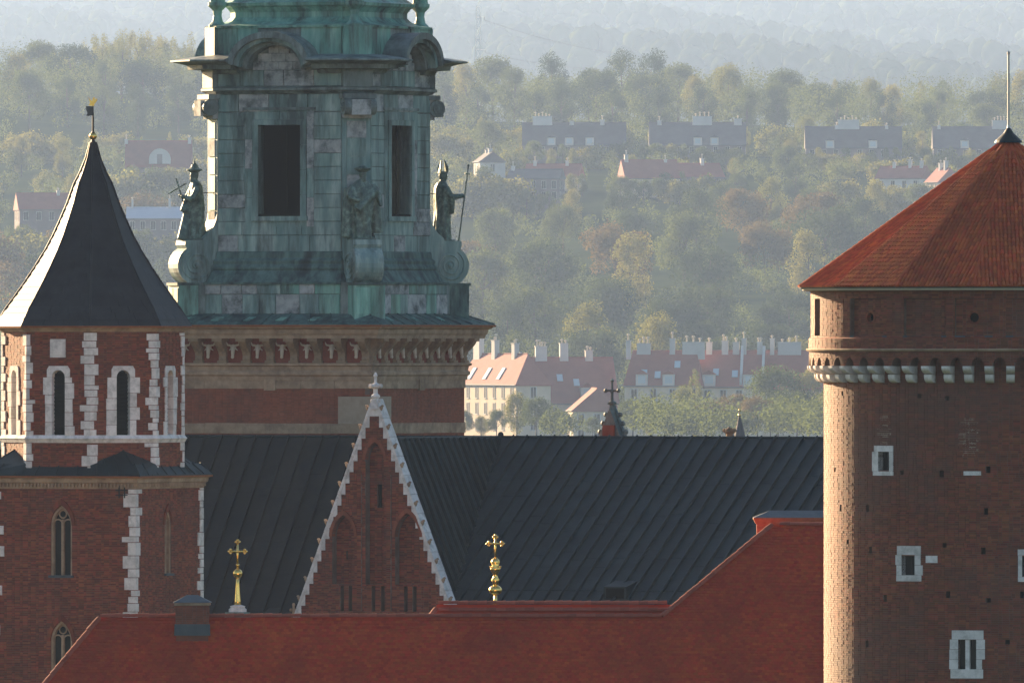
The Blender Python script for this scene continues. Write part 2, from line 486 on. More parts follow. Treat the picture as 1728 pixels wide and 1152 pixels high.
def clock_tower():
    Y = 662.0; k = Y/F
    u = lambda px: px*k
    z = lambda py: wz(py, Y)
    root = empty('clock_tower', (wx(538.5,Y), Y, ground_z(wx(538.5,Y),Y)), -A)
    tag(root, 'baroque belfry tower with green copper and weathered stone storey above red brick shaft', 'tower')
    hB = u(368/2)
    faces = [(FRONT, lambda h: plane(0,-h,FRONT)), (RIGHT, lambda h: plane(h,0,RIGHT))]
    # brick shaft
    MB().prism(sq(hB-0.28), 0, z(612)).build('shaft_core', M['core'], root)
    MB().prism(sq(hB), 0, z(742)).build('lower_shaft', M['brick_smooth'], root)
    B, Mo = MB(), MB()
    for ang, pf in faces:
        P = pf(hB)
        patch = rect_hole(u((573-460)/0.906)-0.0, hB, z(721), z(668)) if ang == FRONT else rect_hole(-hB, u((661-627)/0.424)-hB, z(721), z(668))
        brick_field(B, Mo, P, z(714), z(654), sub_spans(lambda v: [(-hB,hB)], [patch]))
        brick_field(B, Mo, P, z(742), z(729), lambda v: [(-hB,hB)])
    B.build('bricks', M['brick_smooth'], root, kind='stuff'); Mo.build('mortar', M['mortar'], root)
    # hidden faces
    m = MB(); m.box(-hB,-hB+0.25,-hB+0.02,hB,z(742),z(612)); m.box(-hB,hB,hB-0.25,hB,z(742),z(612)); m.build('rear_wall', M['brick_smooth'], root)
    # plaster patch around the front corner
    m = MB(); quoin(m, (hB,-hB), FRONT, RIGHT, hB-u((573-460)/0.906), u((661-627)/0.424), z(721), z(668), proud=0.02, deep=0.2)
    m.build('plaster_patch', M['plaster'], root)
    # stone bands of single blocks
    def band(y0, y1, proud, per_face, matn, hb=hB):
        for ang, pf in faces:
            P = pf(hb); nB = per_face
            cuts = [-hb-proud] + sorted(-hb+2*hb*(i+R.uniform(-0.18,0.18))/nB for i in range(1,nB)) + [hb+proud*(1 if ang==FRONT else 0)]
            if ang == RIGHT: cuts[0] = -hb
            for a, b in zip(cuts, cuts[1:]):
                pbox(MB(), P, a+0.006, b-0.006, z(y1)+R.uniform(-.01,.01), z(y0)+R.uniform(-.01,.01), -0.2, proud+R.uniform(-0.008,0.008)).build('band_stone', matn, root)
    band(713, 730, 0.06, 6, M['sandstone'])
    band(640, 655, 0.07, 6, M['sandstone'])
    for P, c in ((plane(0,-hB,FRONT), u((459-460)/0.906)), (plane(hB,0,RIGHT), u((709-705)/0.424))):
        pbox(MB(), P, c-u(9/0.88), c+u(9/0.88), z(658), z(639), -0.1, 0.13).build('keystone', M['sandstone'], root)
    MB().sweep(sq(hB), [(-.2,z(641)),(0.10,z(641)),(0.12,z(634)),(0.20,z(632)),(0.20,z(627)),(0.13,z(625)),(0.16,z(618)),(0.26,z(616)),(0.26,z(612.5)),(0.02,z(612)),(-.2,z(612))]).build('string_moulding', M['sandstone'], root)
    # frieze with brackets and ox skulls
    MB().sweep(sq(hB), [(-0.2,z(612)),(-0.02,z(612)),(-0.02,z(571)),(-0.2,z(571))]).build('frieze', M['frieze_red'], root)
    def bracket():
        m = MB(); w = u(13)
        prof = [(-0.05,612),(0.10,612),(0.16,606),(0.13,600),(0.20,594),(0.36,588),(0.50,583),(0.60,578),(0.66,571),(-0.05,571)]
        P = plane(0,0,FRONT)
        pts = [(-w/2, z(y), d) for d, y in prof]
        m.extrude([P(a,b,c) for a,b,c in pts], (w,0,0))
        m.box(-w*0.72,w*0.72,-0.72,0,z(576),z(571))
        m.box(-w*0.65,w*0.65,-0.22,0,z(612)+.001,z(608))
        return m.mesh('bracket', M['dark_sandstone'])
    def skull():
        m = MB()
        s = u(1)
        zc_ = z(590)
        m.ball((0,-0.10,zc_+5*s), 5.5*s, 10, 6, (1,0.8,0.8))
        m.tube((0,-0.12,zc_+4*s), (0,-0.18,zc_-12*s), 4.2*s, 2.4*s)
        m.ball((0,-0.18,zc_-12*s), 3.0*s, 8, 5)
        for d in (-1,1):
            m.tube((d*4*s,-0.12,zc_+7*s),(d*10*s,-0.14,zc_+8*s),2.0*s,1.5*s)
            m.tube((d*10*s,-0.14,zc_+8*s),(d*12*s,-0.14,zc_+13*s),1.5*s,0.6*s)
            m.tube((d*4*s,-0.10,zc_+2*s),(d*8*s,-0.08,zc_-1*s),1.5*s,0.8*s)
        return m.mesh('ox_skull', M['bone'], True)
    bm_, sm_ = bracket(), skull()
    nb = 8
    for ang in (FRONT, RIGHT):
        for i in range(nb+1):
            t = -hB + 2*hB*(i+0.0)/nb
            for me, nm, tt in ((bm_, 'bracket', t*0.965), (sm_, 'ox_skull', t+hB/nb)):
                if nm == 'ox_skull' and i == nb: continue
                o = link(nm, me, root)
                if ang == FRONT: o.location = (tt, -hB, 0)
                else: o.location = (hB, tt, 0); o.rotation_euler = (0,0,pi/2)
    hC = u(446/2)
    MB().sweep(sq(hB), [(-.1,z(571)),(0.70,z(571)),(0.72,z(566)),(0.80,z(562)),(0.80,z(556)),(0.94,z(554)),(0.98,z(550)),(0.9,z(550)),(-.1,z(549))]).build('cornice', M['sandstone'], root)
    MB().sweep(sq(hC), [(-0.05,z(551.5)),(0.03,z(551.5)),(0.04,z(548.5)),(-0.03,z(548))]).build('gutter', M['rust'], root)
    # low skirt roof above the cornice in sheets
    hP = u(180)
    for ang in (FRONT, RIGHT, BACK, LEFT):
        nsh = 10
        rot = ang + pi/2
        for i in range(nsh):
            t0, t1 = -1+2*i/nsh, -1+2*(i+1)/nsh
            p = [(t0*hC,-hC,z(548.5)),(t1*hC,-hC,z(548.5)),(t1*hP,-hP,z(531)),(t0*hP,-hP,z(531))]
            Rm = Matrix.Rotation(rot,3,'Z')
            q = [Rm @ Vector(a) for a in p]
            m = MB(); m.extrude(q, (0,0,0.03))
            sa = (q[1]+Vector((0,0,.05)), q[2]+Vector((0,0,.05)))
            m.tube(sa[0], sa[1], 0.03, n=5)
            m.build('skirt_sheet', M['copper_dark'], root)
    for ang, n_, off in ((FRONT,5,0),(RIGHT,3,0)):
        for i in range(n_):
            t = -0.72+1.35*i/n_
            Rm = Matrix.Rotation(ang+pi/2,3,'Z')
            a, b = 0.3, 0.62
            h0 = hC+(hP-hC)*a; h1 = hC+(hP-hC)*b
            z0 = z(548.5)+(z(531)-z(548.5))*a+.045; z1 = z(548.5)+(z(531)-z(548.5))*b+.045
            p = [(t*hC,-h0,z0),(t*hC+u(13),-h0,z0),(t*hC+u(18),-h1,z1),(t*hC+u(5),-h1,z1)]
            MB().extrude([Rm @ Vector(q) for q in p],(0,0,.03)).build('snow_guard', M['copper'], root)
    # plinth storey
    MB().prism(sq(hP-0.06), z(552), z(477)).build('plinth_core', M['clad_dark'], root)
    def panels(P, u0, u1, v0, v1, rows, wpx, mats, holes=(), jit=0.25, d=0.0, th=0.12, name='cladding_panel'):
        for j in range(rows):
            a, b = v0+(v1-v0)*j/rows, v0+(v1-v0)*(j+1)/rows
            iv = sub_spans(lambda v: [(u0,u1)], holes)((a+b)/2)
            for (p, q) in iv:
                n_ = max(1, round((q-p)/wpx))
                cuts = [p]+[p+(q-p)*(i+(0.5*(j%2)-0.25)*0.8+R.uniform(-jit,jit)*0.6)/n_ for i in range(1,n_)]+[q]
                for c0, c1 in zip(cuts, cuts[1:]):
                    if c1-c0 < 0.05: continue
                    dd = d+R.uniform(-0.012,0.018)
                    m = MB(); g = 0.010; bv = 0.018
                    c0g,c1g,ag,bg_ = c0+g,c1-g,a+g,b-g
                    m.add([P(c0g,ag,dd-bv),P(c1g,ag,dd-bv),P(c1g,bg_,dd-bv),P(c0g,bg_,dd-bv),
                           P(c0g+bv,ag+bv,dd),P(c1g-bv,ag+bv,dd),P(c1g-bv,bg_-bv,dd),P(c0g+bv,bg_-bv,dd),
                           P(c0g,ag,dd-th),P(c1g,ag,dd-th),P(c1g,bg_,dd-th),P(c0g,bg_,dd-th)],
                          [(4,5,6,7),(0,1,5,4),(1,2,6,5),(2,3,7,6),(3,0,4,7),(8,9,1,0),(9,10,2,1),(10,11,3,2),(11,8,0,3)])
                    m.build(name, R.choice(mats), root)
    for ang, pf in faces:
        P = pf(hP)
        w = u(126)
        panels(P, -w, w, z(530), z(497), 1, u(36), [M['clad'],M['clad'],M['clad_grey'],M['copper']])
        panels(P, -w, w, z(497), z(480), 1, u(36), [M['clad'],M['clad_grey'],M['copper']])
        pbox(MB(), P, -w-.05, w+.05, z(480.5), z(476.5), -0.1, 0.07).build('plinth_capping', M['copper_dark'], root)
    # sloping base between plinth and body
    hb, qb = u(153), u(189.5)
    ring = chsq(hb, qb)
    MB().sweep(ring, [(-0.3,z(478)),(u(24),z(478)),(u(20),z(473)),(u(14),z(463)),(u(9),z(456)),(u(11),z(455)),(u(11),z(452)),(u(7),z(446)),(u(8),z(441)),(u(3),z(436)),(u(2),z(427)),(0.02,z(425)),(-0.3,z(425))]).build('base_moulding', M['copper_dark'], root)
    # body walls with window openings
    t = qb*sqrt(2)-hb
    th = 0.55; hw = u(39.5); w0, w1 = z(366), z(213)
    core = MB()
    for ang in (FRONT,RIGHT,BACK,LEFT):
        P = {FRONT:plane(0,-hb,FRONT),RIGHT:plane(hb,0,RIGHT),BACK:plane(0,hb,BACK),LEFT:plane(-hb,0,LEFT)}[ang]
        pbox(core,P,-t,-hw,z(440),z(46),-th,-0.06); pbox(core,P,hw,t,z(440),z(46),-th,-0.06)
        pbox(core,P,-hw,hw,z(440),w0,-th,-0.06); pbox(core,P,-hw,hw,w1,z(46),-th,-0.06)
    for sx, sy in ((1,-1),(1,1),(-1,1),(-1,-1)):
        pts = [(sx*(hb-0.06),sy*t),(sx*t,sy*(hb-0.06)),(sx*t,sy*(t-0.3)),(sx*(t-0.3),sy*t)]
        core.prism(pts, z(440), z(46))
    core.build('body_core', M['clad_dark'], root)
    MB().prism(sq(u(70)), z(440), z(150)).build('belfry_shade_box', M['core'], root)  # added near-black box: stops light passing through, interior shade put into its colour
    for ang, pf in faces:
        P = pf(hb)
        ow = u(64)
        frame = [rect_hole(-ow, ow, z(384), z(188))]
        panels(P, -t, t, z(426), z(398), 1, u(48), [M['clad'],M['clad'],M['clad_grey']])
        panels(P, -t, t, z(398), z(192), 9, u(54), [M['clad'],M['clad'],M['clad'],M['clad'],M['clad_grey']], frame)
        panels(P, -t, t, z(191), z(161), 1, u(52), [M['clad'],M['clad'],M['clad_grey']])
        panels(P, -t, t, z(148), z(121), 1, u(46), [M['clad_grey'],M['clad'],M['clad']])
        win = MB()
        for r in range(12):
            zz = w0+(w1-w0)*(r+.5)/12
        win = pbox(MB(), P, -hw, hw, w0-.02, w0+.10, -th, -.02).build('window', M['louvre'], root)
        pbox(MB(), P, u(8)-.02, u(8)+.02, w0, w1, -.35, -.31).build('mullion', M['louvre'], win)
        for s in (-1,1):
            a, b = sorted((s*hw, s*u(50)))
            for q in range(4):
                y0 = 205+(372-205)*q/4; y1 = 205+(372-205)*(q+1)/4
                pbox(MB(), P, a, b, z(y1)+.008, z(y0)-.008, -0.5, 0.05).build('architrave_stone', M['clad'], win)
            a, b = sorted((s*u(51), s*ow))
            for q in range(4):
                y0 = 188+(384-188)*q/4; y1 = 188+(384-188)*(q+1)/4
                pbox(MB(), P, a, b, z(y1)+.008, z(y0)-.008, -0.3, 0.0).build('jamb_panel', R.choice([M['clad'],M['clad_grey']]), win)
        pbox(MB(), P, -u(51), u(51), z(213), z(204), -0.5, 0.07).build('lintel', M['clad'], win)
        pbox(MB(), P, -u(53), u(53), z(374), z(366), -0.5, 0.10).build('sill', M['clad'], win)
        for q in range(2):
            pbox(MB(), P, -u(51)+q*u(51)+.008, q*u(51)-.008, z(203.6), z(188), -0.3, 0.0).build('jamb_panel', M['clad'], win)
            pbox(MB(), P, -u(51)+q*u(51)+.008, q*u(51)-.008, z(384), z(374.4), -0.3, 0.0).build('jamb_panel', M['clad'], win)
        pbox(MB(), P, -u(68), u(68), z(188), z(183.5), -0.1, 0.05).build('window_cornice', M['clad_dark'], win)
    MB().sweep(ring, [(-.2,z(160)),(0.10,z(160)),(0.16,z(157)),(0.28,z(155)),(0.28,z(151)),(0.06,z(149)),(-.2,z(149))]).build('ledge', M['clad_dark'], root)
    # consoles on the four corners: pilaster sweeping out into a scroll
    w = u(50)
    for ci, (sx, sy) in enumerate(((1,-1),(-1,-1),(1,1),(-1,1))):
        rd = Vector((sx,sy,0)).normalized(); tg = Vector((-rd.y,rd.x,0))
        def Q(r, py, tt): 
            p = rd*u(r)+tg*tt
            return (p.x,p.y,z(py))
        ang = atan2(rd.y, rd.x)
        Pq = plane(0,0,ang)      # u along tangent, d radial
        prof = [(180,202),(190,202),(190,360),(192,372),(197,384),(205,394),(214,401),(216,406),(246,406),(247,414)]
        for i in range(0,16):
            a = radians(58-200*i/15)
            prof.append((226+34*cos(a), 448-33*sin(a)))
        prof += [(186,474),(180,430)]
        con = MB().extrude([Q(r,y,-w/2) for r,y in prof], tg*w).build('console', M['clad'], root)
        # raised fillet framing on the flanks and the spiral
        for s in (-1,1):
            m = MB(); last = None
            for i in range(58):
                f_ = i/57; a = radians(60-900*f_); rr = 27*(1-f_*0.86)
                p = Vector(Q(226+rr*cos(a), 448-rr*sin(a), s*(w/2+.01)))
                if last is not None: m.tube(last, p, 0.055, n=5, cap=False)
                last = p
            m.ball(Q(226,448,s*(w/2)), 0.12, 8, 6)
            m.build('spiral', M['clad'], con)
        for q in range(6):
            y0 = 206+q*30
            pbox(MB(), Pq, -w*0.34, w*0.34, z(y0+29), z(y0+1), u(186), u(190)+.05+R.uniform(-.01,.01)).build('pilaster_block', R.choice([M['clad'],M['clad_grey'],M['clad']]), con)
        # pedestal
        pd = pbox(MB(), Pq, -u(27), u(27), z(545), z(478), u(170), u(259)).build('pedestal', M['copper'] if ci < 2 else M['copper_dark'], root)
        pbox(MB(), Pq, -u(28.5), u(28.5), z(482), z(477.5), u(190), u(262)).build('pedestal_cap', M['copper_dark'], pd)
        for a_, b_ in ((-24,-2),(2,24)):
            pbox(MB(), Pq, u(a_), u(b_), z(530), z(486), u(255), u(259)+.03).build('pedestal_panel', M['copper'], pd)
        # ionic capital
        cap = pbox(MB(), Pq, -w*0.5, w*0.5, z(202), z(168), u(182), u(198)).build('capital', M['clad_grey'], root)
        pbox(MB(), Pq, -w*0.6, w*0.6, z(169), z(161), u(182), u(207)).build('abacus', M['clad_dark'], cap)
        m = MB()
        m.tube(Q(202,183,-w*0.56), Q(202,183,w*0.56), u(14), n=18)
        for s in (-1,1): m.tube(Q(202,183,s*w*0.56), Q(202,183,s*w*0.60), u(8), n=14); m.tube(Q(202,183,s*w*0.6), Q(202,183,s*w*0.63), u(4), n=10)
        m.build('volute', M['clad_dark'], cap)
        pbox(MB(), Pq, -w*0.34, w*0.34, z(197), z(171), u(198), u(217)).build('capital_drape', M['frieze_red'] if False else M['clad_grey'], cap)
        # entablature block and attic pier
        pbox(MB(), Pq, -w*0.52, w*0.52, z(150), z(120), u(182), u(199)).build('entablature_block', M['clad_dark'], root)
        pbox(MB(), Pq, -w*0.50, w*0.50, z(100), z(48), u(180), u(195)).build('attic_pier', M['copper'], root)
        # baluster finial
        bc = rd*u(181)
        s1 = u(1)
        m = MB().lathe([(0.01,z(48)),(15*s1,z(48)),(15*s1,z(44)),(9*s1,z(38)),(7*s1,z(28)),(8*s1,z(20)),(14*s1,z(14)),(16*s1,z(11)),(16*s1,z(6)),(13*s1,z(5)),(12*s1,z(-20)),(17*s1,z(-30)),(9*s1,z(-44)),(3*s1,z(-60)),(0.01,z(-64))], 14, bc.x, bc.y)
        m.build('baluster_finial', M['copper'], root, smooth=False)
    # cornice runs round each corner between the arches
    ax = u(75)
    cprof = [(-0.1,z(128)),(0.2,z(126)),(0.3,z(120)),(0.82,z(119)),(0.86,z(112)),(1.15,z(109)),(1.55,z(106)),(1.55,z(103.5)),(0.9,z(99)),(-0.1,z(94))]
    for kx in range(4):
        Rm = Matrix.Rotation(kx*pi/2,2)
        path = [Rm @ Vector(p) for p in ((ax,-hb),(t,-hb),(hb,-t),(hb,-ax))]
        MB().sweep([(p.x,p.y) for p in path], cprof, closed=False).build('cornice_run', M['clad_dark'], root)
    # arched pediments
    for ang in (FRONT,RIGHT,BACK,LEFT):
        P = {FRONT:plane(0,-hb,FRONT),RIGHT:plane(hb,0,RIGHT),BACK:plane(0,hb,BACK),LEFT:plane(-hb,0,LEFT)}[ang]
        def ell(a, b, zc_, n=20): return [(u(a)*cos(pi-pi*i/n), z(zc_)+u(b)*sin(pi-pi*i/n)) for i in range(n+1)]
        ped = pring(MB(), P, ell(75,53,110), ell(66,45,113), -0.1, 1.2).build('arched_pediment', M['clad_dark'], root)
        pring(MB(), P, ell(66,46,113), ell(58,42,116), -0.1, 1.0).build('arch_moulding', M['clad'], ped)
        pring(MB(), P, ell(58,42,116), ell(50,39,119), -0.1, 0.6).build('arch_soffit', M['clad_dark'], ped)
        if ang in (FRONT, RIGHT):
            for r_ in range(3):
                y1 = 121-14*r_; y0 = y1-14
                for c0 in range(-2,2):
                    a_ = u((c0+(0.5 if r_%2 else 0.0))*26); b_ = a_+u(26)
                    lim = u(50)*sqrt(max(0.0,1-((119-(y0+4))/39.0)**2)) if y0+4 < 119 else u(50)
                    a_, b_ = max(a_,-lim), min(b_,lim)
                    if b_-a_ > 0.15: pbox(MB(), P, a_+.008, b_-.008, z(y1)+.008, z(y0)-.008, -.05, 0.05).build('tympanum_block', M['clad_grey'], ped)
        # attic wall sheets
        for s in (-1,1):
            a, b = sorted((s*u(40), s*t))
            for q in range(2):
                c0, c1 = a+(b-a)*q/2, a+(b-a)*(q+1)/2
                pbox(MB(), P, c0+.008, c1-.008, z(98), z(50), -.1, 0.0).build('attic_sheet', M['copper'], root)
    # roof: attic cap, scotia and bell-shaped helmet
    prof = [(-.2,z(50)),(0.12,z(50)),(0.14,z(46)),(-u(16),z(43)),(-u(27),z(38)),(-u(34),z(31)),(-u(34),z(23)),(-u(28),z(15)),(-u(22),z(12)),(-u(21),z(7)),(-u(28),z(5)),(-u(42),z(-6)),(-u(58),z(-22)),(-u(76),z(-48)),(-u(86),z(-80)),(-u(92),z(-120)),(-u(100),z(-150)),(-u(138),z(-160))]
    MB().sweep(chsq(hb-0.05,qb-0.05), prof).build('helmet', M['copper'], root)
    ln = MB().lathe([(u(52),z(-150)),(u(52),z(-230)),(u(60),z(-235)),(u(60),z(-242)),(u(40),z(-270)),(u(36),z(-300)),(u(8),z(-340)),(u(3),z(-400)),(0.01,z(-402))], 8)
    ln.build('lantern', M['copper'], root)
    return root, (Y, k, u, z)
ct, (CTY, CTK, cu, czf) = clock_tower()

# bronze saints on the scrolls (built in metres, 1 unit = 1 m, facing +x)
def statue(kind, corner, label, turn=0.0):
    sx, sy = corner
    rd = Vector((sx,sy,0)).normalized()
    Rm = Matrix.Rotation(-A,3,'Z')
    pos = Vector(ct.location)+Rm @ (rd*cu(220))
    pos.z = czf(406)
    rad = Rm @ rd
    root = empty('statue', pos, atan2(rad.y, rad.x)+turn)
    tag(root, label, 'statue', 'bronze statues on the tower scrolls')
    H = 3.4
    if kind == 'bishop':
        loops = [(0.0,.42,.50,0,0,.10),(0.25,.40,.48,0,0,.12),(0.8,.38,.44,.02,0,.10),(1.3,.36,.46,.03,0,.08),(1.7,.36,.50,.03,0,.06),(2.1,.34,.52,.0,0,.05),(2.4,.30,.48,-.02,0,.04),(2.6,.22,.32,0,0,.02),(2.68,.13,.14,.02,0,0)]
        tubes = [((.0,-.42,2.4),(.25,-.55,1.95),.17,.15),((.25,-.55,1.95),(.82,-.40,2.02),.15,.11),((0,.42,2.4),(.2,.5,1.9),.17,.15),((.2,.5,1.9),(.55,.25,1.75),.15,.09),
                 ((.3,-.5,1.95),(.32,-.5,1.2),.16,.08),((.02,0,2.6),(.05,0,2.85),.12,.12)]
        balls = [((.05,0,2.92),.20,(1.0,.85,1.15)),((.84,-.40,2.02),.10,(1,1,1)),((.22,0,2.88),.05,(1,.7,1)),((.12,0,2.75),.12,(1,.9,1.1))]
    elif kind == 'king':
        loops = [(0.0,.45,.42,0,0,.12),(0.25,.43,.40,0,0,.14),(0.8,.40,.36,.0,0,.12),(1.3,.38,.36,.0,0,.10),(1.7,.36,.40,.0,0,.08),(2.1,.32,.46,.0,0,.06),(2.4,.28,.46,-.02,0,.04),(2.6,.2,.30,0,0,.02),(2.68,.12,.13,.02,0,0)]
        tubes = [((.0,-.42,2.35),(.3,-.5,1.8),.16,.14),((.3,-.5,1.8),(.62,-.2,2.0),.13,.09),((0,.42,2.35),(.3,.5,1.8),.16,.14),((.3,.5,1.8),(.66,.2,1.95),.13,.09),
                 ((.25,-.1,1.5),(.62,.05,0.0),.22,.26),((.3,0,1.9),(.50,0,1.25),.2,.25),((.02,0,2.6),(.05,0,2.85),.11,.11)]
        balls = [((.05,0,2.92),.20,(1.0,.85,1.15)),((.64,-.2,2.0),.09,(1,1,1)),((.68,.2,1.95),.09,(1,1,1)),((.22,0,2.88),.05,(1,.7,1)),((.14,0,2.72),.13,(1,.8,1.4))]
    else:
        loops = [(0.0,.36,.40,0,0,.12),(0.3,.33,.36,0,0,.12),(0.8,.33,.40,.0,0,.10),(1.3,.36,.46,.0,0,.10),(1.7,.36,.50,.0,0,.08),(2.1,.34,.55,.0,0,.06),(2.4,.28,.50,-.02,0,.04),(2.6,.2,.30,0,0,.02),(2.68,.12,.13,.02,0,0)]
        tubes = [((.0,-.45,2.35),(.2,-.68,1.9),.17,.15),((.2,-.68,1.9),(.45,-.35,1.75),.14,.09),((0,.45,2.4),(.1,.72,2.1),.17,.16),((.1,.72,2.1),(.25,.78,1.6),.14,.10),
                 ((-.15,-.6,2.3),(-.15,-.7,0.1),.2,.26),((-.15,.62,2.3),(-.15,.74,.3),.2,.28),((.1,.6,2.2),(.3,-.35,1.3),.2,.2),((.1,-.2,1.0),(.2,-.22,0),.17,.15),((.1,.2,1.0),(.28,.2,0),.17,.15),((.02,0,2.6),(.05,0,2.85),.11,.11)]
        balls = [((.05,0,2.92),.20,(1.0,.85,1.15)),((.46,-.33,1.75),.1,(1,1,1)),((.26,.78,1.55),.1,(1,1,1)),((.22,0,2.88),.05,(1,.7,1)),((.14,0,2.70),.13,(1,.9,1.5))]
    body = link('body', figure_mesh('saint_body', loops, tubes, balls, M['bronze']), root)
    MB().lathe([(0.01,-.02),(.62,-.02),(.62,.05),(.5,.08),(0.01,.08)], 12).build('base', M['bronze'], root)
    if kind == 'bishop':
        m = MB()
        for s in (-1,1):
            m.add([(.05+s*.19,-.17,3.02),(.05+s*.19,.17,3.02),(.05+s*.20,.21,3.25),(.05+s*.10,.0,3.62),(.05+s*.20,-.21,3.25),
                   (.05+s*.12,-.15,3.02),(.05+s*.12,.15,3.02),(.05+s*.13,.19,3.25),(.05+s*.05,.0,3.6),(.05+s*.13,-.19,3.25)],
                  [(0,1,2,3,4),(9,8,7,6,5),(0,5,6,1),(1,6,7,2),(2,7,8,3),(3,8,9,4),(4,9,5,0)])
        m.lathe([(.19,3.0),(.21,3.04),(.20,3.10)],14,.05,0)
        m.build('mitre', M['bronze'], root)
        m = MB().tube((.66,-.40,.0),(1.12,-.40,3.35),.035,.03,8)
        for a in ((.98,-.62,3.02),):
            m.tube((.95,-.4,3.02),(1.20,-.4,2.99),.03,n=6); m.tube((1.07,-.52,3.0),(1.07,-.28,3.0),.03,n=6)
            m.ball((1.12,-.4,3.38),.06,8,6)
        m.build('staff', M['bronze'], root)
    elif kind == 'king':
        m = MB().lathe([(.20,3.02),(.24,3.06),(.36,3.10),(.36,3.16),(.24,3.20),(.17,3.26),(.14,3.36),(.05,3.42),(.02,3.6),(0.005,3.62)],14,.05,0)
        m.build('crown', M['bronze'], root)
        MB().tube((.35,-.25,2.55),(1.25,-.10,2.05),.03,.03,6).build('sceptre', M['bronze'], root)
        MB().tube((.62,.18,1.7),(.92,.10,2.75),.04,.03,6).build('sword', M['bronze'], root)
    else:
        m = MB().lathe([(.2,3.0),(.34,3.10),(.37,3.16),(.33,3.18),(.2,3.2),(.15,3.27),(.01,3.30)],14,.05,0)
        m.build('cap', M['bronze'], root)
    # iron tie back to the wall
    MB().tube((-.25,0,2.1),(-1.05,0,2.15),.02,n=5).build('iron_tie', M['iron'], root)
statue('king', (-1,-1), 'bronze statue in a tall crown holding crossed sceptre and sword on a scroll', -0.05)
statue('cleric', (1,-1), 'bronze statue in flat cap with wide draped cloak before the tower corner')
statue('bishop', (1,1), 'bronze bishop statue in mitre holding a long cross staff on a scroll', 0.0)

